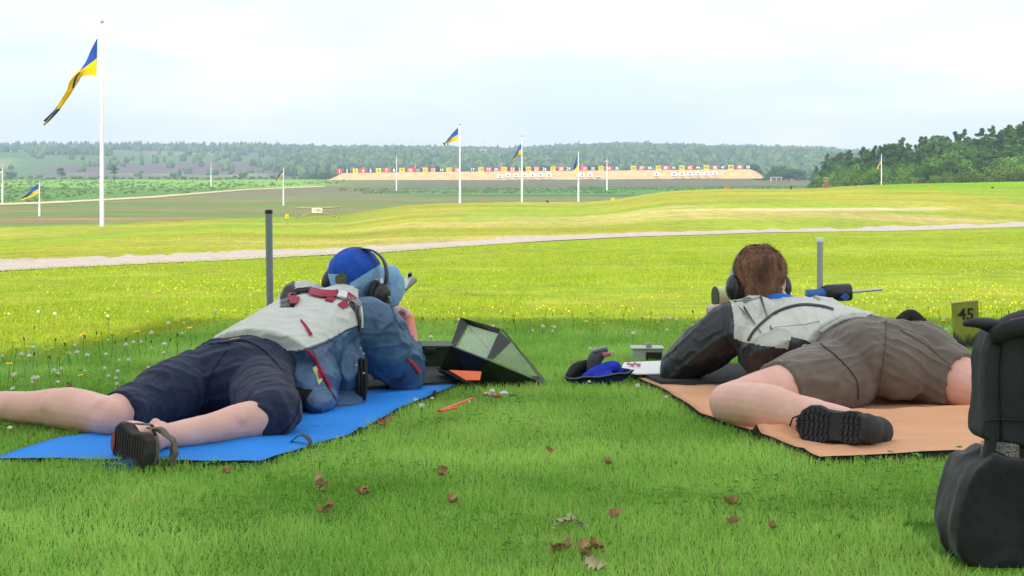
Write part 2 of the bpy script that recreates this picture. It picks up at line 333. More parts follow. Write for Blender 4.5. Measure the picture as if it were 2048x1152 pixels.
# unseen building added behind the camera to throw the shade over the shooters
cb = thing('shade_building', (-2.5, -4.2, 0), 'unseen narrow weatherboard building added behind the firing point to cast the shade', 'building')
m = MB(); m.box((-2.5, -4.2, 5.05), (5.6, 5.4, 10.1)); m.build('wall', mat('weatherboard', (0.72, 0.72, 0.68), 0.7, bump=0.3, bscale=8, stretch=(0.1, 0.1, 8)), cb)
m = MB(); m.prism([(-5.6, -1.2, 10.1), (-5.6, -4.2, 11.4), (-5.6, -7.2, 10.1)], (6.2, 0, 0)); m.build('roof', mat('slate', (0.12, 0.12, 0.13), 0.8, var=.2), cb)
for wx in (-4.0, -1.2):
    for wz in (2.0, 5.6):
        m = MB(); m.box((wx, -1.48, wz), (1.3, 0.08, 1.6)); w = m.build('window', white_paint, cb)
        m = MB(); m.box((wx, -1.43, wz), (1.1, 0.03, 1.4)); m.build('pane', mat('glass_pane', (0.05, 0.06, 0.07), 0.1, spec=0.6), w)

# ---- text as real mesh
def text_verts(s, size, extrude=0.0, stencil=False):
    cu = bpy.data.curves.new('t', 'FONT'); cu.body = s; cu.size = size; cu.align_x = 'CENTER'; cu.align_y = 'CENTER'; cu.extrude = extrude; cu.resolution_u = 2; cu.offset = size * 0.018
    o = bpy.data.objects.new('t', cu); COL.objects.link(o); bpy.context.view_layer.update()
    dg = bpy.context.evaluated_depsgraph_get(); me = bpy.data.meshes.new_from_object(o.evaluated_get(dg)); bpy.data.objects.remove(o); bpy.data.curves.remove(cu)
    return me
def put_text(name, s, size, center, m, parent, rot=Euler((R(90), 0, 0)), ext=0.01, sx=1.0):
    me = text_verts(s, size, ext); me.transform(Matrix.Diagonal((sx, 1, 1, 1)))
    me.transform(Matrix.Translation(Vector(center)) @ rot.to_matrix().to_4x4())
    me.name = name; me.materials.clear(); return link_mesh(name, me, m, parent)

# ---- sand bank behind the targets
P = []; BY = 958.0
for i in range(170):
    px = 655 + (1530 - 655) * i / 169; top = np.interp(px, [655, 672, 684, 800, 1500, 1517, 1530], [360.5, 353, 346.5, 344.5, 338.5, 345, 357]); bot = np.interp(px, [655, 1530], [362, 357])
    colp = []
    for k in range(10):
        f = k / 9; y = BY + 7 * f; row = bot + (top - bot) * f + (mnoise.noise(Vector((i * .3, k * .5, 0))) * .35)
        colp.append(W(px, row, y))
    for k in range(1, 5): p = W(px, top, BY + 9 + k * 2); p.z -= k * 1.2; colp.append(p)
    P.append(colp)
m = MB(); m.grid(P); tag(m.build('sand_bank', sand, smooth=True, fixn=False), kind='structure')

# ---- number boards 1-50
NX = [679, 694, 711, 726, 741, 757, 773, 788, 804, 820, 836, 851, 866, 883, 898, 914, 945, 962, 977, 992, 1009, 1025, 1041, 1057, 1073, 1089, 1106, 1122, 1137, 1152, 1170, 1186, 1202, 1217, 1234, 1267, 1283, 1299, 1317, 1331, 1348, 1364, 1380, 1396, 1413, 1430, 1446, 1462, 1479, 1496]
cname = {1: 'red', 2: 'black', 0: 'yellow'}
for i, px in enumerate(NX):
    n = i + 1; d = 966; row = np.interp(px, [679, 800, 1500], [342.3, 340.8, 334.3]); c = W(px, row, d); base = Vector((c.x, d, c.z - 1.9))
    t_ = thing('number_board', base, f'square {cname[n % 3]} board numbered {n} on top of the sand bank', 'sign', 'numbered boards along the sand bank')
    m = MB(); m.box((c.x, d, c.z), (3.1, 0.15, 2.9)); m.build('board', {1: sign_red, 2: sign_black, 0: sign_yellow}[n % 3], t_)
    m = MB(); m.box((c.x - 1.0, d + .12, c.z - .6), (.14, .1, 3.0)); m.build('post', timber, t_)
    m = MB(); m.box((c.x + 1.0, d + .12, c.z - .6), (.14, .1, 3.0)); m.build('post', timber, t_)
    put_text('number', str(n), 2.5 if n > 9 else 2.8, (c.x, d - .1, c.z), num_white if n % 3 else num_dark, t_, sx=0.95)
# ---- targets
TX = [(1000, 352.5), (1016, 350.8), (1032, 350.6), (1049, 350.4), (1065, 350.2), (1081, 350), (1098, 349.8), (1164, 350), (1180, 349.7), (1313, 348.2), (1348, 347.8), (1364, 347.6), (1380, 347.4), (1396, 347.2), (1413, 347.1), (1430, 346.8)]
for i, (px, row) in enumerate(TX):
    d = 955; c = W(px, row, d)
    od = ['first', 'second', 'third', 'fourth', 'fifth', 'sixth', 'seventh']
    lab = (f'{od[i]} white target from the left in the run of seven below boards 20 to 26' if i < 7 else ('left' if i == 7 else 'right') + ' white target of the pair right of the third crest flagpole' if i < 9 else 'lone white target standing left of the right hand run, below board 39' if i == 9 else f'{od[i - 10]} white target from the left in the run of six below boards 41 to 46')
    t_ = thing('target', (c.x, d, c.z - 1.6), lab, 'target', 'white targets in front of the sand bank')
    m = MB(); m.box((c.x, d, c.z), (3.3, 0.12, 2.2)); m.build('target_face', white_paint, t_)
    m = MB(); m.tube([(c.x, d - .1, c.z), (c.x, d - .16, c.z)], .52, seg=20); m.build('aiming_mark', sign_black, t_)
    m = MB(); m.box((c.x, d + .15, c.z - .8), (3.0, .12, 1.8)); m.build('frame', timber, t_)
for px, row in ((1197, 353.0),):
    c = W(px, row, 955); t_ = thing('target', (c.x, 955, c.z - 1), 'lowered white target with only its top edge showing right of the pair of targets', 'target', 'white targets in front of the sand bank')
    m = MB(); m.box((c.x, 955, c.z), (3.0, .12, .55)); m.build('target_face', white_paint, t_); m = MB(); m.box((c.x, 955.15, c.z - .8), (2.8, .12, 1.6)); m.build('frame', timber, t_)
# ---- red wind flags on the bank
redcloth = mat('red_cloth', (0.65, 0.04, 0.09), 0.8)
for px, where in ((828, 'board 11'), (1000, 'board 20'), (1162, 'board 31'), (1341, 'board 41')):
    d = 968; b0 = W(px + 3, 345, d); t_ = thing('danger_flag', b0, f'small red danger flag hanging limp beside {where} on the sand bank', 'flag', 'red danger flags along the sand bank')
    m = MB(); m.tube([b0, W(px + 3, 327, d)], .1, seg=8); m.build('pole', white_paint, t_)
    P = [[W(px + 2.6 - 5.2 * f * (.6 + .4 * v), 328 + 14.5 * v + 4 * f * (1 - v), d + .3 * math.sin(f * 7 + v)) for f in np.linspace(0, 1, 6)] for v in np.linspace(0, 1, 6)]
    m = MB(); m.grid(P, thick=(0, .04, 0)); m.build('flag', redcloth, t_, smooth=True, fixn=False)

# ---- flagpoles
fl_blue = leaf_mat('flag_blue', (.02, .06, .34), (.05, .13, .52), .35, scale=1.2, rnd=0); fl_yel = leaf_mat('flag_yellow', (.85, .66, .01), (.92, .76, .02), .5, scale=1.2, rnd=0); rope_m = mat('halyard', (.5, .5, .5), .8)
def flagpole(px, top, base, d, wpx, T, B, label, mf=None):
    b0 = W(px, base, d); b0.z = hz(b0.x, b0.y) if base is None else b0.z
    g = hz(b0.x, b0.y); g = min(g, b0.z); b0 = Vector((b0.x, d, g)); tp_ = W(px, top, d); s = d / FP
    t_ = thing('flagpole', b0, label, 'flagpole', 'white flagpoles with blue and yellow flags')
    zz = [b0.z + (tp_.z - b0.z) * f for f in (0, .3, .52, .521, .8, 1)]; m = MB()
    m.tube([(b0.x, d, z) for z in zz], [wpx * .5 * s * k for k in (1, .92, .85, .6, .48, .34)], seg=14); m.build('pole', white_paint, t_, sharp=50)
    m = MB(); m.tube([(b0.x, d, tp_.z), (b0.x, d, tp_.z + wpx * .12 * s)], wpx * .55 * s, seg=12); m.ell((b0.x, d, tp_.z + wpx * .3 * s), (wpx * .4 * s,) * 3, seg=10, rings=6); m.build('finial', mat('finial_grey', (.35, .35, .33), .5), t_, smooth=True)
    m = MB(); m.tube([(b0.x - wpx * .6 * s, d - .02, b0.z + 1), (b0.x - wpx * .3 * s, d - .02, tp_.z)], max(.006, wpx * .03 * s), seg=5); m.build('halyard', rope_m, t_)
    if T:
        nu, nv = 44, 16; us = np.linspace(0, 1, nu); k = np.linspace(0, 1, len(T))
        tx = np.interp(us, k, [p[0] for p in T]); ty = np.interp(us, k, [p[1] for p in T]); bx_ = np.interp(us, k, [p[0] for p in B]); by_ = np.interp(us, k, [p[1] for p in B])
        ker = np.array([1, 2, 3, 2, 1]) / 9
        for arr in (tx, ty, bx_, by_): arr[2:-2] = np.convolve(arr, ker, 'valid')
        sz = abs(ty[-1] - ty[0]) * s; P = []
        for i, u in enumerate(us):
            colp = []
            for v in np.linspace(0, 1, nv):
                q = W(tx[i] + (bx_[i] - tx[i]) * v, ty[i] + (by_[i] - ty[i]) * v, d)
                q.x, q.y, q.z = q.x, q.y, q.z
                fold = sz * (.10 * u * math.sin(v * 7 + u * 5) + .06 * math.sin(u * 9 + v * 3) * min(1, u * 4)); q.y += fold
                colp.append(q)
            P.append(colp)
        m = MB(); m.grid(P, mf=(lambda i, j: mf(i / nu, j / nv)) if mf else (lambda i, j: 0 if j < nv // 2 else 1), thick=(0, s * .25, 0)); m.build('flag', [fl_blue, fl_yel], t_, smooth=True, fixn=False)
    return t_
flagpole(204, 45, 450, 79.5, 8.5, [(195, 76), (180, 100), (166, 128), (152, 144), (139, 164), (138, 178), (120, 204), (110, 220), (90, 242)],
         [(193, 151), (178, 152), (164, 153), (158, 160), (154, 164), (140, 184), (124, 208), (112, 230), (94, 252)], 'tallest white flagpole with long twisted blue and yellow flag, on the near bank', mf=lambda u, v: (0 if v < .48 else 1) if u < .26 else ((0 if .48 < v < .60 else 1) if u < .56 else (1 if u < .78 else (0 if v < .8 else 1))))
flagpole(79, 364, 453, 300, 4.2, [(77, 368), (66, 374), (54, 388), (44, 396)], [(77, 386), (68, 392), (56, 396), (41, 402)], 'short white flagpole with flag blown out left, just left of the tallest pole')
flagpole(5, 333, 409, 421, 3.2, [(4, 337), (-6, 341), (-18, 350), (-24, 356)], [(4, 345), (-5, 349), (-16, 358), (-22, 363)], 'white flagpole cut by the left edge of the photo')
flagpole(567, 335, 411, 402, 3.0, [(567, 339), (562, 343), (556, 351), (552, 362)], [(567, 349), (563, 352), (557, 358), (553, 364)], 'white flagpole with limp flag standing behind the timber distance sign')
flagpole(793, 312, 380, 610, 2.4, [(792, 318), (790, 320), (789, 322)], [(792, 322), (790, 324), (789, 326)], 'thin white flagpole with barely visible flag before boards 8 and 9')
flagpole(920, 250, 410, 200, 4.6, [(916, 255), (906, 265), (896, 277), (890, 287), (892, 295)], [(916, 281), (905, 284), (894, 287), (884, 285), (894, 301)], 'white flagpole with large flag flying left, on the crest in the middle of the range')
flagpole(1044, 273, 408, 240, 4.4, [(1042, 287), (1037, 294), (1033, 304), (1028, 314), (1024, 321)], [(1043, 307), (1038, 309), (1035, 311), (1030, 316), (1024, 323)], 'white flagpole with drooping flag, second pole on the crest right of the middle')
flagpole(1157, 303, 407, 312, 4.0, [(1156, 308), (1152, 318), (1148, 330), (1146, 338)], [(1157, 319), (1156.5, 327), (1156, 337), (1153, 342)], 'white flagpole with flag hanging straight down, third pole on the crest')
flagpole(1214, 315, 381, 620, 2.6, [(1213, 315), (1210, 319), (1207, 322)], [(1214, 321), (1211, 323), (1208, 325)], 'thin white flagpole with tiny yellow flag in front of board 34')
flagpole(422, 325, 378, 700, 2.2, None, None, 'thin bare white flagpole on the left side of the far field')
flagpole(1763, 310, 366, 300, 3.4, [(1762, 313), (1759, 317), (1756, 325), (1753, 335)], [(1763, 327), (1760, 329), (1757, 333), (1754, 340)], 'white flagpole with hanging flag in front of the pine wood')

# ---- timber distance sign 1100x
d = 78.5; s = d / FP; zb = lambda px: W(px, 434, d)
c = W(634, 434, d); gy = hz(c.x, d); t_ = thing('distance_sign', (c.x, d, min(gy, c.z)), 'low rustic timber frame carrying a pale plate lettered 1100x', 'sign')
def beam(name, a, b_, w): m = MB(); n = 8; m.tube([Vector(a).lerp(Vector(b_), i / (n - 1)) + Vector((0, 0, .006 * math.sin(i * 2.1))) for i in range(n)], [w * (1 + .12 * math.sin(i * 3.)) for i in range(n)], seg=9); return m.build(name, timber, t_, smooth=True)
beam('rail', W(591, 416.5, d), W(681, 414.5, d), .045); beam('leg', W(592, 414, d), W(592.5, 438, d), .028); beam('leg', W(677.5, 413, d), W(678, 438, d), .028); beam('leg', W(635, 424, d), W(635, 438, d), .035)
beam('brace', W(628, 422, d), W(597, 436, d), .033); beam('brace', W(642, 422, d), W(670, 434, d), .033)
c = W(634.3, 420.7, d - .1); m = MB(); m.box(c, (.5, .03, .22)); m.build('plate', mat('cream_plate', (.75, .75, .55), .6), t_)
put_text('lettering', '1100x', .2, (c.x, c.y - .02, c.z), num_dark, t_, ext=.003, sx=.85)

# ---- small numbered markers on the crest
def marker(px, row, d, hpx, m_, label, wpx=None):
    s = d / FP; c = W(px, row, d); w = (wpx or hpx * .8) * s; h = hpx * s; g = min(hz(c.x, d), c.z - h)
    t_ = thing('lane_marker', (c.x, d, g), label, 'marker', 'small lane markers along the crest')
    m = MB(); m.box(c, (w, .05, h)); m.build('plate', m_, t_, bevel=.01); m = MB(); m.box((c.x, d + .05, (g + c.z) / 2), (w * .3, .04, c.z - g)); m.build('stake', timber, t_)
    m = MB(); m.box((c.x + w * .04, d - .03, c.z), (w * .28, .01, h * .55)); m.build('digit', num_dark, t_)
orange_m = mat('orange_board', (.75, .13, .02), .6)
marker(574, 433, 78, 8, sign_yellow, 'small yellow lane marker left of the timber distance sign'); marker(969, 403.5, 109, 7, orange_m, 'small orange lane marker between the two middle crest flagpoles')
marker(1226, 400, 112, 8, sign_yellow, 'small yellow lane marker on the rising grass crest near the middle'); marker(1454, 378, 118, 8, orange_m, 'small orange lane marker on the crest of the mound')
marker(1718, 374.5, 122, 7, sign_yellow, 'small yellow lane marker beside the low concrete slab'); marker(1861, 375.5, 110, 8, orange_m, 'small red lane marker on the bright green slope')
marker(1762, 366.5, 126, 3, sign_yellow, 'tiny yellow marker at the foot of the flagpole by the wood'); marker(1825, 365.5, 127, 3, orange_m, 'tiny orange marker on the skyline of the green slope')
marker(1985, 376.5, 105, 6, sign_black, 'small dark marker with white top at far right of the slope')
c = W(1702, 375, 121); m = MB(); m.box(c, (1.05, .5, .12)); tag(m.build('concrete_slab', mat('concrete', (.45, .42, .38), .9, var=.15), loc=c, bevel=.01), 'low pale concrete slab lying on the green crest beside a yellow marker', 'slab')
c = W(1582, 374.5, 118); m = MB(); m.tube([c - Vector((0, 0, .35)), c + Vector((0, 0, .12))], [.06, .05], seg=9); tag(m.build('stake', blackp, loc=c - Vector((0, 0, .35))), 'short dark stake on the crest between the mound and the shrub', 'stake')
c = W(1095, 403, 109); m = MB(); m.ell(c, (.09, .06, .07), seg=10, rings=7); m.ell(c + Vector((-.06, 0, .07)), (.035, .03, .03), seg=8, rings=6); m.tube([c, c + Vector((.14, 0, -.05))], [.05, .01], seg=6); m.tube([c, c + Vector((0, 0, -.14))], .01, seg=5)
tag(m.build('bird', mat('crow', (.02, .02, .025), .6), loc=c - Vector((0, 0, .14)), smooth=True), 'small black bird standing among yellow flowers on the crest', 'bird')

# ---- far shed right of the bank, houses and pylons on the hill
c = W(1552, 359, 900); t_ = thing('butts_shelter', c - Vector((0, 0, 1.5)), 'small open shelter with white trim among bushes right of the sand bank', 'shelter')
m = MB(); m.box(c + Vector((0, 0, 1.3)), (6.5, 3, .25)); m.build('roof', mat('pale_roof', (.5, .55, .55), .6), t_)
for dx in (-3, 0, 3): m = MB(); m.box(c + Vector((dx, -1.3, -.1)), (.2, .2, 2.8)); m.build('post', white_paint, t_)
m = MB(); m.box(c + Vector((0, 1.2, -.3)), (6, .2, 2.4)); m.build('wall', mat('shelter_wall', (.5, .4, .25), .8), t_)
for px, row, w_, lb in ((810, 303.5, 9, 'left white house among trees on the far hill'), (852, 303, 13, 'long low white house among trees on the far hill'), (966, 305, 8, 'small pale house right of the large middle flag')):
    c = W(px, row, 2150); t_ = thing('house', c - Vector((0, 0, 3)), lb, 'house'); m = MB(); m.box(c, (w_, 6, 4.5)); m.build('wall', white_paint, t_)
    m = MB(); m.prism([c + Vector((-w_ / 2 - .4, -3.6, 2.2)), c + Vector((-w_ / 2 - .4, 0, 4.6)), c + Vector((-w_ / 2 - .4, 3.6, 2.2))], (w_ + .8, 0, 0)); m.build('roof', mat('house_roof', (.25, .2, .2), .8), t_)
steel_far = mat('galvanised', (.5, .52, .55), .5)
for px, tp_, lb in ((826, 277, 'left faint lattice pylon on the skyline'), (967, 276, 'right faint lattice pylon on the skyline')):
    d = 2700; b0 = W(px, 306, d); t0 = W(px, tp_, d); H = t0.z - b0.z; t_ = thing('pylon', b0, lb, 'pylon', 'electricity pylons on the skyline'); m = MB()
    for sx_ in (-1, 1):
        for sy in (-1, 1): m.tube([b0 + Vector((sx_ * 2.6, sy * 2.6, 0)), b0 + Vector((sx_ * .5, sy * .5, H))], .22, seg=5)
    for k in range(7):
        a0 = 2.6 - 2.1 * k / 7; a1 = 2.6 - 2.1 * (k + 1) / 7; z0 = H * k / 7; z1 = H * (k + 1) / 7
        m.tube([b0 + Vector((-a0, -a0, z0)), b0 + Vector((a1, -a1, z1))], .12, seg=4); m.tube([b0 + Vector((a0, -a0, z0)), b0 + Vector((-a1, -a1, z1))], .12, seg=4)
    m.build('tower', steel_far, t_)
    for f in (.72, .84, .95): m = MB(); m.tube([b0 + Vector((-5, 0, H * f)), b0 + Vector((5, 0, H * f))], .2, seg=5); m.build('crossarm', steel_far, t_)

# ================================================================ trees
bark = mat('bark', (0.16, 0.10, 0.07), 0.95, var=.3, scale=2)
pine_leaf = leaf_mat('pine_foliage', (0.032, 0.10, 0.026), (0.11, 0.21, 0.045), .28, scale=.5, rnd=.4)
broad_leaf = leaf_mat('broadleaf_foliage', (0.045, 0.13, 0.022), (0.15, 0.27, 0.045), .28, scale=.3, rnd=.4)
light_leaf = leaf_mat('birch_foliage', (0.07, 0.13, 0.025), (0.16, 0.25, 0.05), .3, scale=.5, rnd=.25)
def leaf_cloud(clumps, per, size, rg, flat=1.0):
    """clumps: (center, radii) -> many small leaf quads in the outer part of each clump"""
    V = []; 
    for (c, r) in clumps:
        n = per; u = rg.normal(size=(n, 3)); u /= np.linalg.norm(u, axis=1)[:, None]; q = rg.uniform(.55, 1.08, size=(n, 1)); p = np.array(c) + u * q * np.array(r)
        a = rg.normal(size=(n, 3)) + u * .6; a /= np.linalg.norm(a, axis=1)[:, None]; b = np.cross(a, rg.normal(size=(n, 3))); b /= np.linalg.norm(b, axis=1)[:, None]; cc = np.cross(a, b)
        s = size * rg.uniform(.6, 1.3, size=(n, 1)); V.append(np.stack([p - b * s, p - cc * s * .6 * flat, p + b * s, p + cc * s * .6 * flat], 1))
    V = np.concatenate(V).reshape(-1, 3); F = np.arange(len(V)).reshape(-1, 4); return V, F
def make_tree(kind, name, label, cat, H, seed, leafm, group=None):
    """built round the origin, then placed"""
    rg = np.random.default_rng(seed); rr_ = random.Random(seed)
    t_ = thing(name, (0, 0, 0), label, cat, group); m = MB(); lean = Vector((rr_.uniform(-.05, .05), rr_.uniform(-.05, .05), 1))
    if kind == 'pine':
        m.tube([lean * H * f + Vector((math.sin(f * 5 + seed) * .15, 0, 0)) for f in np.linspace(0, .96, 8)], [H * .018 * (1.05 - f) + .02 for f in np.linspace(0, .96, 8)], seg=8); cl = []
        nlev = 21
        for k in range(nlev):
            f = .22 + .78 * k / (nlev - 1); rad_ = H * (.21 * (1 - f) ** .75 + .018) * rr_.uniform(.75, 1.25)
            for q in range(4 if f < .85 else 2):
                an = rr_.uniform(0, 6.28); rd = rad_ * rr_.uniform(.45, 1.0); p = lean * H * f + Vector((math.cos(an) * rd, math.sin(an) * rd, rr_.uniform(-.02, .02) * H)); cl.append((tuple(p), (rad_ * .5, rad_ * .5, rad_ * .27 + H * .012)))
                if q < 2: m.tube([lean * H * (f - .04), p], [H * .006, .02], seg=5)
        cl.append((tuple(lean * H), (H * .018, H * .018, H * .04)))
        V, F = leaf_cloud(cl, 48, H * .016, rg)
    elif kind == 'scots':
        m.tube([lean * H * f + Vector((math.sin(f * 4 + seed) * H * .02, 0, 0)) for f in np.linspace(0, .85, 8)], [H * .02 * (1.1 - f) for f in np.linspace(0, .85, 8)], seg=8); cl = []
        for k in range(26):
            f = rr_.uniform(.42, 1.0); wd = H * .2 * math.sin(min(1, (1.12 - f) / .5) * 1.57); an = rr_.uniform(0, 6.28); rd = wd * rr_.uniform(.2, 1)
            p = lean * H * f * .96 + Vector((math.cos(an) * rd, math.sin(an) * rd, 0)); cl.append((tuple(p), (H * .075, H * .075, H * .04)))
            m.tube([lean * H * (f * .85), p], [H * .007, .02], seg=5)
        V, F = leaf_cloud(cl, 110, H * .016, rg)
    elif kind == 'broad':
        m.tube([lean * H * f for f in np.linspace(0, .6, 5)], [H * .025 * (1.1 - f) for f in np.linspace(0, .6, 5)], seg=8); cl = []
        for k in range(34):
            u = Vector((rr_.gauss(0, 1), rr_.gauss(0, 1), rr_.gauss(0, 1))).normalized(); q = rr_.uniform(.35, 1); p = lean * H * .58 + Vector((u.x * H * .3 * q, u.y * H * .3 * q, u.z * H * .37 * q))
            if p.z < H * .1: p.z = H * .12
            rr2 = H * rr_.uniform(.07, .13); cl.append((tuple(p), (rr2, rr2, rr2 * .8)))
            if k % 3 == 0: m.tube([lean * H * .4, p], [H * .01, .03], seg=5)
        V, F = leaf_cloud(cl, 90, H * .018, rg)
    elif kind == 'shrub':
        m.tube([(0, 0, 0), (0, 0, H * .4)], [H * .04, H * .02], seg=6); cl = []
        for k in range(14):
            an = rr_.uniform(0, 6.28); rd = H * .5 * rr_.random() ** .5; z = H * rr_.uniform(.2, .85) * (1 - rd / H * .5); cl.append(((math.cos(an) * rd, math.sin(an) * rd, z), (H * .22, H * .22, H * .19)))
            if k % 2 == 0: m.tube([(0, 0, H * .1), (math.cos(an) * rd, math.sin(an) * rd, z)], [H * .015, .01], seg=5)
        V, F = leaf_cloud(cl, 150, H * .045, rg)
    m.build('trunk', bark, t_, smooth=True); link_mesh('crown', raw_mesh('crown', V, F4=F), leafm, t_); return t_
def place(t_, x, y, s=1.0, rz=0.0, dz=0.0, sz=None):
    t_.location = (x, y, hz(x, y) + dz); t_.rotation_euler = (0, 0, rz); t_.scale = (s, s, sz or s)

protos = []
G_W = 'trees of the wood on the right'
for k, (kind, nm, lb, lm) in enumerate([('pine', 'pine_tree', 'tall dark pine with a pointed top in the wood on the right', pine_leaf), ('pine', 'pine_tree', 'tall dark pine with a pointed top in the wood on the right', pine_leaf), ('pine', 'pine_tree', 'tall dark pine with a pointed top in the wood on the right', pine_leaf),
        ('scots', 'pine_tree', 'tall pine with clumped crown and bare lower trunk in the wood on the right', pine_leaf), ('scots', 'pine_tree', 'tall pine with clumped crown and bare lower trunk in the wood on the right', pine_leaf),
        ('broad', 'broadleaf_tree', 'rounded mid green broadleaf tree in the wood on the right', broad_leaf), ('broad', 'broadleaf_tree', 'rounded mid green broadleaf tree in the wood on the right', broad_leaf), ('broad', 'birch_tree', 'pale green birch at the front edge of the wood on the right', light_leaf)]):
    protos.append([make_tree(kind, nm, lb, 'tree', 14.0, 100 + k, lm, G_W), False])
def use(k):
    p = protos[k]
    if not p[1]: p[1] = True; return p[0]
    return copy_tree(p[0])
rt_ = random.Random(5)
top_x = [1600, 1625, 1650, 1690, 1745, 1790, 1832, 1860, 1905, 1950, 1990, 2048, 2200, 2500]; top_r = [352, 332, 312, 296, 290, 280, 284, 266, 256, 262, 250, 241, 225, 215]
for rank, (d0, step, drop) in enumerate([(430, 23, 0), (400, 23, 9), (372, 24, 22), (348, 25, 38), (325, 26, 55), (306, 28, 74)]):
    px = 1628 + rank * 4 + rt_.uniform(0, 10)
    while px < 2330:
        d = d0 + rt_.uniform(-10, 10) + (60 if px < 1720 else 0); row = np.interp(px, top_x, top_r) + drop * (1 if px > 1750 else .6) + rt_.uniform(-3, 12); x = (px - 1024) / FP * d; g = hz(x, d)
        top = CH + (350 - row) / FP * d; Hh = top - g
        if Hh > 2.2:
            if rank < 3: k = rt_.choice([0, 1, 2, 3, 4, 0, 1, 5])
            elif rank < 5: k = rt_.choice([3, 4, 5, 6, 5, 0])
            else: k = rt_.choice([5, 6, 7, 7])
            s = Hh / 14.0; o = use(k); sxy = max(s, .62) * rt_.uniform(.95, 1.25) * (1.2 if k in (0, 1, 2) else 1); place(o, x, d, sxy, rt_.uniform(0, 6.28), sz=s)
        px += step * rt_.uniform(.7, 1.25)
# lone trees and scrub beyond the far field
o = make_tree('scots', 'pine_tree', 'lone round topped tree on the heath left of the tallest flagpole', 'tree', 9.0, 301, pine_leaf); place(o, (124 - 1024) / FP * 900, 900, 1.5, 1.0, sz=.86)
o = make_tree('scots', 'pine_tree', 'lone irregular tree on the heath right of the tallest flagpole', 'tree', 10.0, 305, pine_leaf); place(o, (228 - 1024) / FP * 880, 880, 1.5, 2.0, sz=.95)
shr = make_tree('shrub', 'bush', 'dark green bush beyond the far field', 'bush', 5.0, 400, broad_leaf, 'bushes beyond the far field'); shl = make_tree('shrub', 'bush', 'dark green bush beyond the far field', 'bush', 5.0, 401, broad_leaf, 'bushes beyond the far field'); shd = make_tree('shrub', 'bush', 'dark bush in the clump right of the sand bank', 'bush', 5.0, 402, leaf_mat('dark_bush_leaf', (.022, .075, .018), (.07, .15, .03), .2, scale=.8, rnd=.25), 'bushes right of the sand bank'); used_s = [False, False, False]
def bush(px, row_top, row_base, d, label, group='bushes beyond the far field', wide=1.0, dark=False):
    k = 2 if dark else int(px / 2) % 2; o = (shr, shl, shd)[k]
    if used_s[k]: o = copy_tree(o)
    used_s[k] = True; x = (px - 1024) / FP * d; top = CH + (350 - row_top) / FP * d; g = hz(x, d); s = max(top - g, 1.5) / 4.8
    o.location = (x, d, g); o.rotation_euler = (0, 0, px); o.scale = (s * wide, s * wide, s); o['label'] = label; o['group'] = group
rb = random.Random(9)
for px, tr_ in ((1536, 341), (1528, 350), (1550, 333), (1564, 322), (1578, 328), (1626, 348), (1592, 330), (1604, 345), (1530, 350), (1618, 350), (1566, 340)):
    bush(px, tr_ + 4, 360, 905 + (px % 7) * 8, 'dark bush in the clump right of the sand bank', 'bushes right of the sand bank', 1.25, True)
for px, tr_ in ((600, 352), (614, 349), (628, 346), (640, 348), (652, 343), (664, 341)): bush(px, tr_, 360, 975 + (px % 5) * 6, 'dark bush in the row left of the sand bank', 'bushes left of the sand bank', 1.2)
for px, tr_ in ((868, 326), (878, 330), (1008, 333), (1022, 325), (1056, 327), (1064, 331), (1090, 324), (1098, 328), (1108, 330), (1180, 325), (1188, 323), (1196, 330), (1250, 332), (1300, 331), (842, 333), (1376, 333), (1408, 334), (1498, 320), (1508, 324)): bush(px, tr_ + 1, 345, 1000 + (px % 9) * 5, 'dark bush rising behind the sand bank', 'bushes behind the sand bank', 1.0, True)
for px in range(-60, 620, 17): q = px + rb.uniform(-6, 6); bush(q, rb.uniform(352, 361), 366, 1010 + rb.uniform(-30, 60), 'small bush at the far edge of the green heath on the left', 'bushes on the left heath', 1.5)
for q, tr_ in ((22, 341), (60, 351), (80, 349), (46, 352), (330, 352), (350, 343), (280, 352), (300, 355), (200, 350), (485, 345), (470, 350), (520, 352), (545, 350)): bush(q, tr_, 366, 1150, 'darker bush standing up from the left heath', 'taller bushes on the left heath', 1.2)
c = W(1652, 369, 119); sg = make_tree('shrub', 'shrub', 'pale twiggy shrub at the left end of the bright green bank', 'bush', 1.2, 410, mat('dry_leaf', (.30, .27, .16), .9)); sg.location = (c.x, 119, c.z - .5); sg.scale = (.5, .5, .9)

# ---- bracken on the left heath (stuff) and the far wooded hills (stuff)
def field_clumps(n, f, size, rg):
    V = []
    for _ in range(n):
        p = f(rg)
        if p is None: continue
        V.append((p[0], p[1], float('nan'), p[2]))
    P = np.array([[v[0], v[1]] for v in V]); z = height(P[:, 0], P[:, 1]); return P, z, np.array([v[3] for v in V])
def clump_mesh(name, P, z, S, per, rg, flat=.7, leafsize=.45, material=None):
    n = len(P); u = rg.normal(size=(n, per, 3)); u /= np.linalg.norm(u, axis=2)[..., None]; u[..., 2] = np.abs(u[..., 2]); c = np.stack([P[:, 0], P[:, 1], z], -1)[:, None, :]
    p = c + u * S[:, None, None] * rg.uniform(.5, 1.05, size=(n, per, 1)) * np.array([1, 1, flat]); a = rg.normal(size=(n, per, 3)); a /= np.linalg.norm(a, axis=2)[..., None]; b = np.cross(a, rg.normal(size=(n, per, 3))); b /= np.linalg.norm(b, axis=2)[..., None]
    cc = np.cross(a, b); s = S[:, None, None] * leafsize * rg.uniform(.6, 1.2, size=(n, per, 1)); V = np.stack([p - b * s, p - cc * s * .7, p + b * s, p + cc * s * .7], 2).reshape(-1, 3)
    F = np.arange(len(V)).reshape(-1, 4); var = np.repeat(rg.random(n), per * 4) * .8 + np.repeat(rg.random(n * per), 4) * .2
    return link_mesh(name, raw_mesh(name, V, F4=F, attr=var), material)
rg = np.random.default_rng(21)
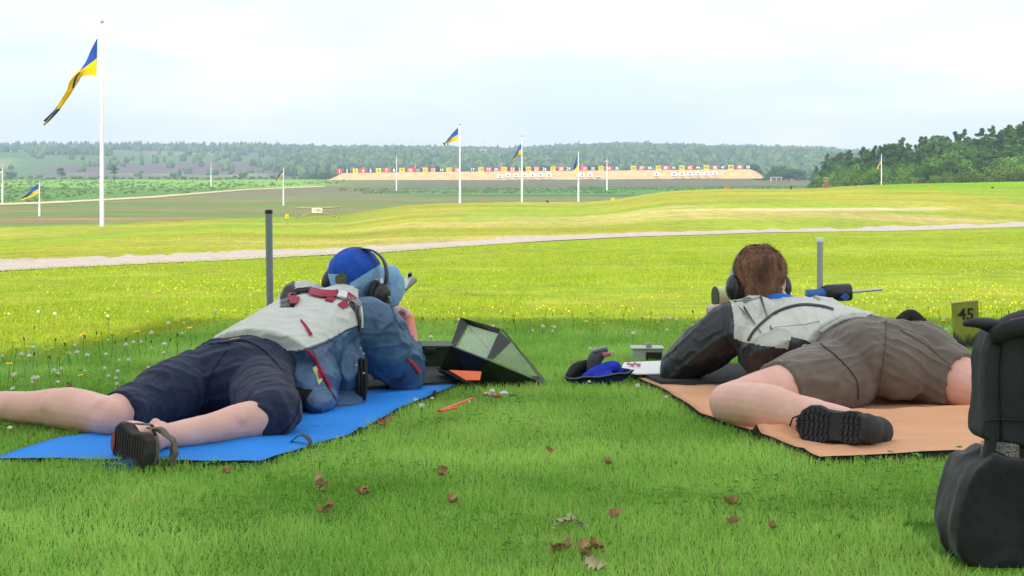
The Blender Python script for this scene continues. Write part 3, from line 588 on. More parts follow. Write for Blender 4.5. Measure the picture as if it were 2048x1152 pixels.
def fb(rg):
    px = rg.uniform(-150, 690); d = rg.uniform(440, 1000); x = (px - 1024) / FP * d; z = hz(x, d); row = 350 + FP * (CH - z) / d
    return (x, d, rg.uniform(.35, 1.0)) if row < field_edge(px) - 3 and rg.random() < .75 and mnoise.noise(Vector((x * .02, d * .006, 0))) > -.25 else None
P_, z_, S_ = field_clumps(2600, fb, 1, rg); tag(clump_mesh('bracken', P_, z_, S_, 14, rg, material=leaf_mat('bracken_leaf', (.06, .15, .02), (.16, .30, .04), .25, attr='var', rnd=0)), 'green bracken covering the heath beyond the far field on the left', 'bracken', kind='stuff')
def fb2(rg):
    px = rg.uniform(680, 1700); d = rg.uniform(560, 720); x = (px - 1024) / FP * d; z = hz(x, d); row = 350 + FP * (CH - z) / d
    return (x, d, rg.uniform(.3, .7)) if 374 + (1300 - px) * .006 < row < 390 and mnoise.noise(Vector((x * .03, d * .02, 3))) > -.15 - (px > 1000) * .3 else None
P_, z_, S_ = field_clumps(2600, fb2, 1, rg); tag(clump_mesh('rough_grass', P_, z_, S_, 9, rg, flat=.5, material=leaf_mat('rough_leaf', (.05, .15, .02), (.10, .24, .03), .25, attr='var', rnd=0)), 'band of rough green growth across the far field before the sand bank', 'rough grass', kind='stuff')
# distant wood: thousands of small crowns in one object
def fw(rg):
    px = rg.uniform(-250, 2450); d = rg.uniform(1380, 2430) ** 1.0; x = (px - 1024) / FP * d; h = (d - 1380) / 1050
    nn = mnoise.noise(Vector((x * .004, d * .004, 7)))
    if px < 560:
        if d > 2300: return (x, d, rg.uniform(3.5, 6.5))
        if nn > .12 + (560 - px) / 900 or rg.random() < .02 + .04 * (px > 300): return (x, d, rg.uniform(2.5, 5))
        return None
    if nn < -.42 and d < 2250: return None
    return (x, d, rg.uniform(2.8, 6.2))
P_, z_, S_ = field_clumps(17000, fw, 1, rg)
cr = rg.uniform(-250, 2450, 1300); dd = rg.uniform(2330, 2450, 1300); Px = (cr - 1024) / FP * dd; P2 = np.stack([Px, dd], -1); P_ = np.concatenate([P_, P2]); z_ = np.concatenate([z_, height(Px, dd)]); S_ = np.concatenate([S_, rg.uniform(3.5, 7, 1300)])
ico = bmesh.new(); bmesh.ops.create_icosphere(ico, subdivisions=1, radius=1); iv = np.array([v.co[:] for v in ico.verts]); if_ = np.array([[v.index for v in f.verts] for f in ico.faces]); ico.free()
vars_ = [iv * (1 + .30 * np.array([mnoise.noise(Vector(v * 1.7) + Vector((k * 7, 0, 0))) for v in iv])[:, None] + .22 * np.array([mnoise.noise(Vector(v * 4) + Vector((k * 7, 3, 0))) for v in iv])[:, None]) for k in range(6)]
n = len(P_); kk = rg.integers(0, 6, n); VV = np.stack(vars_)[kk]; con = (rg.random(n) < np.where((P_[:, 0] / P_[:, 1] * FP + 1024 < 560) & (P_[:, 1] > 2300), .6, .12))
sc = np.stack([S_ * np.where(con, .5, 1), S_ * np.where(con, .5, 1), S_ * np.where(con, 1.7, 1.15)], -1); zfac = VV[:, :, 2:3]
VV = np.where(con[:, None, None], VV * np.concatenate([(1.15 - zfac * .75)] * 2 + [np.ones_like(zfac)], -1), VV)
VV = VV * sc[:, None, :] + np.stack([P_[:, 0], P_[:, 1], z_ + S_ * .55], -1)[:, None, :]
FF = (if_[None] + (np.arange(n) * len(iv))[:, None, None]).reshape(-1, 3); var = np.repeat(rg.random(n), len(iv)) * .75 + rg.random(n * len(iv)) * .25
far_leaf = leaf_mat('distant_foliage', (.016, .05, .026), (.13, .21, .065), .1, attr='var', rnd=0)
pern = 9; uu = rg.normal(size=(n, pern, 3)); uu /= np.linalg.norm(uu, axis=2)[..., None]; uu[..., 2] = np.abs(uu[..., 2]) * .9; cen = np.stack([P_[:, 0], P_[:, 1], z_ + S_ * .55], -1)[:, None, :]
pq = cen + uu * sc[:, None, :] * rg.uniform(.85, 1.2, size=(n, pern, 1)) * np.where(con, .7, 1)[:, None, None]; aa = rg.normal(size=(n, pern, 3)); aa /= np.linalg.norm(aa, axis=2)[..., None]; b2_ = np.cross(aa, rg.normal(size=(n, pern, 3))); b2_ /= np.linalg.norm(b2_, axis=2)[..., None]; c2_ = np.cross(aa, b2_)
s2_ = S_[:, None, None] * .30 * rg.uniform(.6, 1.2, size=(n, pern, 1)); VQ = np.stack([pq - b2_ * s2_, pq - c2_ * s2_ * .7, pq + b2_ * s2_, pq + c2_ * s2_ * .7], 2).reshape(-1, 3); V0 = VV.reshape(-1, 3)
FQ = np.arange(len(VQ)).reshape(-1, 4) + len(V0); var = np.concatenate([var, np.repeat(var.reshape(n, -1)[:, :1].repeat(pern, 1).ravel() * .8 + .2 * rg.random(n * pern), 4)])
tag(link_mesh('distant_wood', raw_mesh('distant_wood', np.concatenate([V0, VQ]), F4=FQ, F3=FF, attr=var), far_leaf), 'broad wood covering the far hills behind the sand bank', 'wood', kind='stuff')

# ---- haze
m = MB(); m.box((0, 1190, 20), (5600, 3040, 150)); hz_o = m.build('haze', bpy.data.materials.new('haze_air')); tag(hz_o, 'thin pale haze over the whole range', 'haze', kind='stuff')
hm = hz_o.data.materials[0]; hm.use_nodes = True; t = hm.node_tree; t.nodes.clear(); ho = N(t, 'ShaderNodeOutputMaterial'); pvn = N(t, 'ShaderNodeVolumePrincipled'); pvn.inputs['Color'].default_value = (.63, .80, 1.0, 1); pvn.inputs['Density'].default_value = HAZE if 'HAZE' in globals() else 0.00028; pvn.inputs['Anisotropy'].default_value = 0.0
t.links.new(pvn.outputs[0], ho.inputs['Volume'])
# ================================================================ lawn, flowers, fallen leaves
def gp(px, row): q = J(px, row, row); return (q.x, q.y)
MAT_A = [gp(-22, 928), gp(520, 936), gp(602, 909), gp(700, 880), gp(727, 862), gp(790, 832), gp(932, 770), gp(905, 748), gp(560, 752)]
MAT_B = [gp(1262, 760), gp(1320, 786), gp(1400, 838), gp(1480, 866), gp(1560, 897), gp(1640, 928), gp(1740, 923), gp(1940, 906), gp(2190, 900), gp(1830, 748), gp(1300, 742)]
def inpoly(x, y, poly):
    x = np.asarray(x); y = np.asarray(y); c = np.zeros(x.shape, bool); n = len(poly)
    for i in range(n):
        x1, y1 = poly[i]; x2, y2 = poly[(i + 1) % n]
        k = ((y1 > y) != (y2 > y)) & (x < (x2 - x1) * (y - y1) / (y2 - y1 + 1e-12) + x1); c ^= k
    return c
SHADE_EDGE = lambda x: np.where(x < -1.4, np.maximum(6.14 + (x + 1.97) * 2.4, 4.5), 7.6)  # edge of the cast shade, where blade colour turns sunlit yellow
def blades(name, n, y0, y1, power, h0, h1, w0, material, seed, avoid=True, zf=False, dens=None):
    rg = np.random.default_rng(seed); u = rg.random(n * 2); p = 2 - power          # density per area ~ y^-power, row width ~ y
    y = (y0 ** p + u * (y1 ** p - y0 ** p)) ** (1 / p); x = rg.uniform(-1, 1, n * 2) * (0.36 * y + 0.9)
    keep = np.ones(len(x), bool)
    if dens is not None: keep &= rg.random(len(x)) < dens(x, y)
    if avoid:
        for P in (MAT_A, MAT_B):
            cx = sum(q[0] for q in P) / len(P); cy = sum(q[1] for q in P) / len(P); sh = [(q[0] + (cx - q[0]) * .035, q[1] + (cy - q[1]) * .035) for q in P]; keep &= ~inpoly(x, y, sh)
        keep &= ~inpoly(x, y, [(.80, 2.86), (1.4, 2.86), (1.4, 3.3), (.80, 3.3)])
    x = x[keep][:n]; y = y[keep][:n]; n = len(x); z = height(x, y) if zf else np.zeros(n)
    tuft = fbm(x, y, .18, 31, 3); big = fbm(x, y, 1.2, 33, 3)
    h = (h0 + (h1 - h0) * rg.random(n) ** 1.6) * (.45 + 1.1 * tuft) * (.7 + .6 * big); w = w0 * rg.uniform(.6, 1.3, n) * (1 + (y - y0) * .06)
    a = rg.uniform(0, 6.283, n); la = a + rg.normal(0, .6, n); lean = h * rg.uniform(.15, 1.0, n)
    dx = np.cos(a + 1.57) * w / 2; dy = np.sin(a + 1.57) * w / 2; lx = np.cos(la) * lean; ly = np.sin(la) * lean
    b0 = np.stack([x - dx, y - dy, z], -1); b1 = np.stack([x + dx, y + dy, z], -1)
    m0 = np.stack([x - dx * .8 + lx * .35, y - dy * .8 + ly * .35, z + h * .6], -1); m1 = np.stack([x + dx * .8 + lx * .35, y + dy * .8 + ly * .35, z + h * .6], -1)
    tp = np.stack([x + lx, y + ly, z + h * .98], -1); V = np.stack([b0, b1, m1, m0, tp], 1).reshape(-1, 3); i = np.arange(n)[:, None] * 5
    var = np.clip(.38 * rg.random(n) + .72 * (fbm(x, y, .45, 35, 4) - .12) + .35 * (tuft - .5), 0, .86); var = np.where(rg.random(n) < .022 + .05 * (fbm(x, y, .25, 39) > .62), 1.0, var)
    return link_mesh(name, raw_mesh(name, V, F4=i + np.array([[0, 1, 2, 3]]), F3=i + np.array([[3, 2, 4]]), attr=np.repeat(var, 5)), material)
rg = np.random.default_rng(3)
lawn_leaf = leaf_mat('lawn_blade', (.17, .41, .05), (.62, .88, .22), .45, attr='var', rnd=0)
sunlit_field_leaf = leaf_mat('sunlit_field_blade', (.31, .44, .025), (.46, .55, .06), .55, attr='var', rnd=0)  # field yellow with sunlight put into the blade colour
def tanramp(m, c):
    r = [n for n in m.node_tree.nodes if n.type == 'VALTORGB'][0].color_ramp; e = r.elements[1]; e.position = .86; e2 = r.elements.new(.98); e2.color = (*c, 1)
tanramp(lawn_leaf, (.62, .50, .24)); tanramp(sunlit_field_leaf, (.60, .50, .18))
tag(blades('lawn', 420000, 2.55, 9.0, 1.3, .010, .030, .0020, lawn_leaf, 1, dens=lambda x, y: np.clip((SHADE_EDGE(x) - y) / .8 + .5, 0, 1)), 'short green lawn in the shade around the two mats', 'grass', kind='stuff')
tag(blades('sunlit_field_grass', 230000, 5.6, 60, 2.1, .008, .024, .0050, sunlit_field_leaf, 2, avoid=False, zf=True, dens=lambda x, y: np.where((np.abs(y - track_prof(1024 + FP * x / y)[0]) / y < .11) | (rg.random(len(x)) > np.clip((y - SHADE_EDGE(x)) / .8 + .5, 0, 1)), 0, .25 + .75 * (fbm(x, y, 2.5, 37) > .45))), 'open field grass, yellow green with sunlight put into its colour from the shade edge', 'grass', kind='stuff')

# clover and weed leaves among the blades
rg = np.random.default_rng(77); n = 16000; y = 2.6 * (8.5 / 2.6) ** rg.random(n); x = rg.uniform(-1, 1, n) * (.36 * y + .5); keep = (fbm(x, y, .5, 61, 3) > .56) & (rg.random(n) < .8)
for Pm in (MAT_A, MAT_B): keep &= ~inpoly(x, y, Pm)
x = x[keep]; y = y[keep]; n = len(x); z = rg.uniform(.012, .026, n); s = rg.uniform(.003, .0065, n); a0 = rg.uniform(0, 6.28, n); V = []
for l in range(3):
    c0 = np.stack([x + np.cos(a0 + l * 2.09) * s, y + np.sin(a0 + l * 2.09) * s, z], -1); tl = rg.uniform(-.5, .5, (n, 2))
    for q in range(4): an = a0 + l * 2.09 + q * 1.571; V.append(c0 + np.stack([np.cos(an) * s * .95, np.sin(an) * s * .95, s * (tl[:, 0] * np.cos(an) + tl[:, 1] * np.sin(an))], -1))
V = np.stack(V, 1).reshape(-1, 3); i = np.arange(n)[:, None] * 12
tag(link_mesh('clover_leaves', raw_mesh('clover_leaves', V, F4=np.concatenate([i + np.array([[0, 1, 2, 3]]) + 4 * l for l in range(3)]), attr=np.repeat(rg.random(n), 12)), leaf_mat('clover_leaf', (.10, .27, .04), (.24, .46, .09), .35, attr='var', rnd=0)), 'patches of clover leaves in the shaded lawn', 'clover', kind='stuff')

# yellow flower specks of the open field
rg = np.random.default_rng(44); n = 12000; u = rg.random(n); y = 8.2 * (30 / 8.2) ** u; x = rg.uniform(-1, 1, n) * (.36 * y + .5)
k = fbm(x, y, 2.2, 41) + .25 * (x / y + .1) + .15 * (fbm(x, y, .5, 43) - .5); dtk = track_prof(1024 + FP * x / y)[0]; keep = (rg.random(n) < np.clip((k - .45) * 1.5, .03, .5)) & (y < dtk * .93); x = x[keep]; y = y[keep]; n = len(x)
z = height(x, y) + rg.uniform(.02, .05, n); s = rg.uniform(.0022, .0048, n); ang_ = rg.uniform(0, 6.28, n); tl = rg.uniform(-.5, .5, (n, 2)); V = []
for q in range(6): an = ang_ + q * math.pi / 3; V.append(np.stack([x + np.cos(an) * s, y + np.sin(an) * s * .9, z + s * (.7 * np.sin(an) + np.cos(an) * tl[:, 0])], -1))
V = np.stack(V, 1).reshape(-1, 3); i = np.arange(n)[:, None] * 6; petal_y = mat('yellow_petals', (.85, .62, .01), .7)
tag(link_mesh('yellow_flowers', raw_mesh('yellow_flowers', V, F4=np.concatenate([i + np.array([[0, 1, 2, 3]]), i + np.array([[0, 3, 4, 5]])])), petal_y), 'countless yellow flowers dotting the sunlit field', 'flowers', kind='stuff')

# single flowers close by
petal_w = mat('clover_petals', (.78, .74, .66), .8, var=.12, scale=300); stem_m = mat('flower_stem', (.10, .22, .03), .8); plant_m = mat('plantain_head', (.06, .045, .02), .9)
def flower(kind):
    if kind == 'clover':
        t_ = thing('clover_flower', (0, 0, 0), 'white clover flower standing in the shaded lawn', 'flower', 'white clover flowers in the shaded lawn'); m = MB(); m.tube([(0, 0, 0), (.003, 0, .025), (.004, .002, .05)], .001, seg=5); m.build('stem', stem_m, t_)
        m = MB(); rr_ = random.Random(3); m.ell((.004, .002, .053), (.0075, .0075, .006), seg=9, rings=6)
        for q in range(26): a_ = rr_.uniform(0, 6.28); e_ = rr_.uniform(-.4, 1.5); dd_ = Vector((math.cos(a_) * math.cos(e_), math.sin(a_) * math.cos(e_), math.sin(e_) * .8)); m.tube([Vector((.004, .002, .053)) + dd_ * .005, Vector((.004, .002, .053)) + dd_ * .0115], [.002, .0008], seg=4)
        m.build('head', petal_w, t_)
    elif kind == 'hawk':
        t_ = thing('hawkbit_flower', (0, 0, 0), 'yellow hawkbit flower on a thin stalk at the edge of the shade', 'flower', 'yellow flowers along the edge of the shade'); m = MB(); m.tube([(0, 0, 0), (.005, 0, .05), (.006, .003, .10)], .0012, seg=5); m.build('stem', stem_m, t_); m = MB()
        for q in range(14): a_ = q * 6.283 / 14; d_ = Vector((math.cos(a_), math.sin(a_) - .25, .25)); c_ = Vector((.006, .003, .10)); sd = Vector((-d_.y, d_.x, 0)).normalized() * .0035; m.add([c_, c_ + d_ * .010 - sd, c_ + d_ * .0165, c_ + d_ * .010 + sd], [(0, 1, 2, 3)])
        m.ell((.006, .003, .101), (.005, .005, .004), seg=8, rings=5); m.build('head', petal_y, t_, fixn=False)
    else:
        t_ = thing('plantain_stalk', (0, 0, 0), 'thin plantain stalk with a dark seed head at the edge of the shade', 'plant', 'dark plantain heads along the edge of the shade'); m = MB(); m.tube([(0, 0, 0), (.004, 0, .06), (.012, .0, .12)], .0011, seg=5); m.build('stem', stem_m, t_)
        m = MB(); m.tube([(.012, 0, .118), (.0135, 0, .126), (.015, 0, .136), (.016, 0, .142)], [.002, .0045, .004, .001], seg=7); m.build('head', plant_m, t_, smooth=True)
    return t_
def sprinkle(kind, spots, hs=1.0, seed=0):
    p0 = flower(kind); rr_ = random.Random(seed); first = True
    for (x, y) in spots:
        o = p0 if first else copy_tree(p0); first = False; s = rr_.uniform(.75, 1.25) * hs
        o.location = (x, y, hz(x, y)); o.rotation_euler = (rr_.uniform(-.2, .2), rr_.uniform(-.2, .2), rr_.uniform(0, 6.28)); o.scale = (s, s, s * rr_.uniform(.8, 1.2))
def ok(x, y): return not inpoly(np.array([x]), np.array([y]), MAT_A)[0] and not inpoly(np.array([x]), np.array([y]), MAT_B)[0]
rr_ = random.Random(12)
cl = [(26, 783), (24, 867), (125, 745), (330, 696), (327, 714), (172, 744), (205, 716), (237, 753), (235, 764), (237, 778), (218, 765), (115, 752), (150, 700), (300, 700), (66, 768), (258, 702), (236, 722), (108, 754), (270, 775), (860, 802), (838, 806), (1175, 766), (1208, 645), (1180, 705), (1225, 706), (840, 828), (1185, 730), (1330, 800), (985, 800), (930, 815), (1108, 668), (1275, 790), (1925, 655), (1893, 660), (1935, 675), (1890, 640), (1960, 660), (1340, 640), (1355, 643), (1315, 644), (1323, 630), (1420, 640), (1085, 665), (1100, 635), (1965, 830)]
cl += [(rr_.uniform(0, 430), rr_.uniform(672, 790)) for _ in range(26)] + [(rr_.uniform(850, 1450), rr_.uniform(628, 700)) for _ in range(7)] + [(rr_.uniform(0, 2048), rr_.uniform(610, 660)) for _ in range(14)]
sprinkle('clover', [p for p in [(J(a, b_ + 14, b_ + 14).x, J(a, b_ + 14, b_ + 14).y) for a, b_ in cl] if ok(*p)], .8, 4)
hk = [(14, 752), (23, 728), (101, 726), (140, 705), (222, 690), (253, 686), (279, 684), (168, 690), (205, 674), (47, 726), (170, 762), (1088, 630), (1033, 640), (1190, 637), (1306, 634), (1143, 645), (1063, 640), (1862, 620), (1840, 650), (1992, 632), (2003, 632), (1962, 620)] + [(rr_.uniform(0, 430), rr_.uniform(655, 735)) for _ in range(12)] + [(rr_.uniform(840, 1440), rr_.uniform(612, 655)) for _ in range(12)] + [(rr_.uniform(1700, 2048), rr_.uniform(605, 660)) for _ in range(10)]
sprinkle('hawk', [p for p in [(J(a, b_ + 30, b_ + 30).x, J(a, b_ + 30, b_ + 30).y) for a, b_ in hk] if ok(*p)], .8, 5)
pk = [(188, 665), (175, 685), (232, 685), (247, 680), (130, 692), (63, 715), (110, 716), (836, 637), (905, 636), (888, 628), (354, 678), (293, 680), (330, 684), (2018, 628), (1990, 615), (1850, 640)] + [(rr_.uniform(0, 440), rr_.uniform(655, 720)) for _ in range(5)] + [(rr_.uniform(850, 1430), rr_.uniform(615, 645)) for _ in range(5)]
sprinkle('plantain', [p for p in [(J(a, b_ + 36, b_ + 36).x, J(a, b_ + 36, b_ + 36).y) for a, b_ in pk] if ok(*p)], .6, 6)

# fallen leaves, one by one
leafb = mat('dead_leaf', (.36, .17, .075), .8, col2=(.62, .40, .22), scale=60); leafy = mat('pale_leaf', (.62, .55, .28), .8, col2=(.75, .72, .50), scale=60)
def fallen(px, row, size, label, m_, tilt, seed, rise=.02):
    rr_ = random.Random(seed); size *= .68; c = J(px, row, row + 12); c.z = rise; rot = Euler((tilt[0], tilt[1], rr_.uniform(0, 6.28))); L = size; P = []
    for i in range(15):
        f = i / 14; w = L * .36 * math.sin(math.pi * min(1, f * .95 + .03)) ** .8 * (1 + .45 * math.sin(i * 2.3 + seed)); colp = []
        for j in range(7):
            g = (j / 6 - .5) * 2; v = Vector(((f - .5) * L, g * w, L * (.32 * g * g * rr_.uniform(.8, 1.1) + .18 * (f - .5) ** 2 * 4 + .05 * math.sin(i + j)))); colp.append(rot.to_matrix() @ v + c)
        P.append(colp)
    m = MB(); m.grid(P, thick=(0, 0, -.0008)); m.tube([rot.to_matrix() @ Vector((L * .5, 0, 0)) + c, rot.to_matrix() @ Vector((L * .75, 0, L * .1)) + c], .0012, seg=5)
    tag(m.build('fallen_leaf', m_, smooth=True, loc=c, fixn=False), label, 'leaf', 'fallen leaves on the lawn')
for k, (px, row, s, lb, mm_, tl) in enumerate([
    (630, 975, .075, 'large curled brown leaf standing up in the grass below the blue mat corner', leafb, (1.2, .5)), (725, 995, .055, 'dark brown leaf lying flat right of the large curled leaf', leafb, (.2, .1)),
    (655, 1030, .06, 'brown leaf sunk in grass below the large curled leaf', leafb, (.3, .2)), (889, 951, .045, 'small orange brown leaf in the lawn centre', leafb, (.6, .3)), (898, 1008, .05, 'small crumpled brown leaf below the orange brown one in the lawn centre', leafb, (.9, .2)),
    (1212, 930, .042, 'small tan leaf in the lawn between the mats', leafb, (.5, .6)), (1228, 1038, .045, 'narrow dark leaf upright in the grass above the pale pair', leafb, (1.1, .1)), (1130, 1058, .06, 'pale yellow leaf, left of the pale pair', leafy, (.1, .2)), (1156, 1060, .05, 'pale yellow leaf, right of the pale pair', leafy, (.3, -.4)),
    (1125, 1110, .06, 'red brown leaf, left of the bottom cluster', leafb, (.3, .3)), (1160, 1112, .065, 'brown leaf standing in the middle of the bottom cluster', leafb, (1.1, .4)), (1188, 1104, .05, 'thin reddish leaf, right of the bottom cluster', leafb, (.2, .5)), (1186, 1146, .06, 'pale leaf cut by the bottom edge of the photo', leafy, (.5, .3)),
    (1460, 1014, .055, 'brown leaf in the grass below the tan mat', leafb, (.4, .2)), (1468, 1053, .04, 'small brown leaf below the brown leaf near the tan mat', leafb, (.8, .2)), (1542, 1062, .035, 'tiny dark leaf right of the small brown leaf near the tan mat', leafb, (.3, .6)),
    (782, 842, .05, 'orange brown leaf against the notch in the edge of the blue mat', leafb, (1.0, .4)), (766, 850, .045, 'brown leaf tucked beside the leaf at the blue mat notch', leafb, (.7, .2)), (450, 950, .04, 'small dark leaf just below the front edge of the blue mat', leafb, (.5, .1)), (1098, 905, .03, 'tiny tan leaf in the grass left of the tan mat', leafb, (.5, .5)), (140, 772, .035, 'reddish leaf in the grass above the bare leg', leafb, (.6, .2))]):
    fallen(px, row, s, lb, mm_, tl, k + 3)
# ================================================================ the two shooters
from mathutils.bvhtree import BVHTree
def catmull(pts, rad, n=5):
    pts = [Vector(p) for p in pts]; R_ = [r if isinstance(r, (tuple, list)) else (r, r) for r in rad]; out = []; ro = []
    for i in range(len(pts) - 1):
        p0 = pts[max(i - 1, 0)]; p1 = pts[i]; p2 = pts[i + 1]; p3 = pts[min(i + 2, len(pts) - 1)]
        for k in range(n):
            t_ = k / n; out.append(.5 * ((2 * p1) + (-p0 + p2) * t_ + (2 * p0 - 5 * p1 + 4 * p2 - p3) * t_ ** 2 + (-p0 + 3 * p1 - 3 * p2 + p3) * t_ ** 3))
            s = t_ * t_ * (3 - 2 * t_); ro.append((R_[i][0] * (1 - s) + R_[i + 1][0] * s, R_[i][1] * (1 - s) + R_[i + 1][1] * s))
    out.append(pts[-1]); ro.append(R_[-1]); return out, ro
def limb(m, pts, rad, ref=None, seg=18, n=5, round0=True, round1=True):
    P, Rr = catmull(pts, rad, n)
    def endcap(P, Rr, at0):
        a, b = (P[0], P[1]) if at0 else (P[-1], P[-2]); d = (a - b).normalized(); r = Rr[0] if at0 else Rr[-1]; q = min(r); ex = [(a + d * q * math.sin(t_), (r[0] * math.cos(t_), r[1] * math.cos(t_))) for t_ in (.5, .95, 1.3, 1.5)]
        return ex
    if round0: e = endcap(P, Rr, True); P = [x[0] for x in reversed(e)] + P; Rr = [x[1] for x in reversed(e)] + Rr
    if round1: e = endcap(P, Rr, False); P = P + [x[0] for x in e]; Rr = Rr + [x[1] for x in e]
    m.tube(P, Rr, seg=seg, ref=ref)
def remesh(m, voxel, it=6, disp=None, name='b'):
    me = m.mesh(name); o = bpy.data.objects.new('tmp', me); COL.objects.link(o)
    r = o.modifiers.new('r', 'REMESH'); r.mode = 'VOXEL'; r.voxel_size = voxel; r.adaptivity = 0
    s = o.modifiers.new('s', 'SMOOTH'); s.factor = .5; s.iterations = it
    bpy.context.view_layer.update(); dg = bpy.context.evaluated_depsgraph_get(); out = bpy.data.meshes.new_from_object(o.evaluated_get(dg)); bpy.data.objects.remove(o); out.name = name
    if disp:
        n = len(out.vertices); co = np.empty(n * 3); out.vertices.foreach_get('co', co); co = co.reshape(-1, 3); no = np.empty(n * 3, np.float32); out.vertex_normals.foreach_get('vector', no); no = no.reshape(-1, 3)
        off = np.array([disp(co[i], no[i]) for i in range(n)]); co = co + no * off[:, None]; out.vertices.foreach_set('co', co.ravel()); out.update()
    out.materials.clear(); return out
def bvh_of(*ms):
    V = []; F = []
    for me in ms:
        b = len(V); V += [v.co.copy() for v in me.vertices]; F += [[i + b for i in p.vertices] for p in me.polygons]
    return BVHTree.FromPolygons(V, F)
EYE = Vector((0, 0, CH))
def on(bv, px, row, off=.003):
    d = (W(px, row, 1) - EYE).normalized(); h = bv.ray_cast(EYE, d)
    if h[0] is None: q = bv.find_nearest(W(px, row, 5.0)); h = q
    n = h[1] if h[1].dot(d) < 0 else -h[1]; return h[0] + n * off, n
def smoothpath(pts, n=8):
    P, _ = catmull([(p[0], p[1], 0) for p in pts], [1] * len(pts), n); return [(p.x, p.y) for p in P]
def band(bv, pts, wpx, thick=.003, off=.002, n=8):
    """strap or piping lying on a surface: raised flat band through the given points"""
    P = smoothpath(pts, n); L = []; m = MB()
    for i, (a, b_) in enumerate(P):
        q = P[min(i + 1, len(P) - 1)]; o = P[max(i - 1, 0)]; tx, ty = q[0] - o[0], q[1] - o[1]; l = math.hypot(tx, ty) or 1; nx, ny = -ty / l, tx / l; w = wpx[0] + (wpx[1] - wpx[0]) * i / (len(P) - 1) if isinstance(wpx, tuple) else wpx
        c0, nn = on(bv, a, b_, off); e = [on(bv, a + nx * w * f, b_ + ny * w * f, off)[0] for f in (-.5, 0, .5)]; up = nn * thick
        L.append([e[0], e[0] + up, e[1] + up * 1.15, e[2] + up, e[2]])
    m.grid(L); return m
def patch(bv, poly, off=.002, thick=.003):
    cx = sum(p[0] for p in poly) / len(poly); cy = sum(p[1] for p in poly) / len(poly); top = []; bot = []
    for p in poly: q, n = on(bv, p[0], p[1], off); top.append(q + n * thick); bot.append(q)
    c, n = on(bv, cx, cy, off); k = len(poly); m = MB(); m.add(top + bot + [c + n * thick], [(i, (i + 1) % k, 2 * k) for i in range(k)] + [(i, k + i, k + (i + 1) % k, (i + 1) % k) for i in range(k)]); return m
def nz3(c, s, seed=0): return mnoise.noise(Vector((c[0] * s + seed, c[1] * s, c[2] * s)))
def folds(c, along, freq, lenf, seed=0, sharp=1.0, warp=.018):
    """cloth creases running along a direction; freq across, lenf along"""
    a = Vector(along).normalized(); p = Vector((float(c[0]), float(c[1]), float(c[2]))); w = Vector((mnoise.noise(p * 6 + Vector((seed, 0, 0))), mnoise.noise(p * 6 + Vector((0, seed, 3))), mnoise.noise(p * 6 + Vector((5, 0, seed))))) * warp
    p = p + w; al = a * p.dot(a); ac = p - al; n = mnoise.noise(ac * freq + al * lenf + Vector((seed, seed * 2, 0))); return max(0.0, 1 - abs(n) * 3.4) ** 1.6 * sharp
def mat_by(me, fn):
    idx = [fn(p.center, p.normal) for p in me.polygons]; me.polygons.foreach_set('material_index', idx); me.update()
ip = lambda q, poly: bool(inpoly(np.array([q[0]]), np.array([q[1]]), poly)[0])

skin = mat('skin', (.75, .39, .31), .5, col2=(.84, .51, .43), scale=11, bump=.15, bscale=300, sss=.15, spec=.35)
skin_red = mat('skin_reddened', (.68, .17, .10), .5, col2=(.80, .30, .20), scale=30, bump=.15, bscale=300, sss=.1)
hair_m = mat('auburn_hair', (.085, .038, .022), .55, col2=(.42, .20, .115), scale=16, bump=.9, bscale=260, stretch=(1, 1, .35), dist=.004, spec=.4)
denim = mat('navy_shorts', (.019, .027, .060), .85, var=.30, scale=40, bump=.5, bscale=600, sheen=.08); canvas_w = mat('cream_canvas', (.62, .62, .58), .85, var=.05, scale=12, bump=.35, bscale=500)
leather_b = mat('blue_leather', (.062, .125, .225), .5, var=.35, scale=9, bump=.4, bscale=180, spec=.45); inner_b = mat('jacket_lining', (.012, .012, .014), .9); maroon = mat('maroon_trim', (.33, .015, .05), .6, var=.15); blackr = mat('black_rubber', (.02, .02, .022), .55, var=.2, scale=80, bump=.3, bscale=400)
black_pl = mat('black_plastic', (.018, .018, .02), .32, spec=.5); cap_royal = mat('royal_blue_cloth', (.008, .045, .28), .75, col2=(.014, .11, .62), scale=9, bump=.3, bscale=600); cap_light = mat('pale_blue_cloth', (.20, .38, .60), .8, col2=(.34, .56, .80), scale=12, bump=.3, bscale=600)
grey_web = mat('grey_webbing', (.28, .28, .29), .8, bump=.3, bscale=600); white_pl = mat('white_plastic', (.75, .76, .78), .4); khaki = mat('brown_shorts', (.155, .122, .102), .85, var=.10, scale=25, bump=.3, bscale=900, sheen=.25); blk_leather = mat('black_leather', (.022, .022, .027), .42, var=.3, scale=10, bump=.35, bscale=200, spec=.5)
steel = mat('brushed_steel', (.55, .56, .58), .35, metal=.8, bump=.1, bscale=400); rifle_blk = mat('rifle_black', (.02, .02, .022), .4, spec=.5); rifle_blue = mat('rifle_blue', (.01, .10, .42), .35, spec=.6); lime = mat('lime_plastic', (.62, .66, .35), .4)
stitch = mat('grey_piping', (.07, .07, .085), .7)

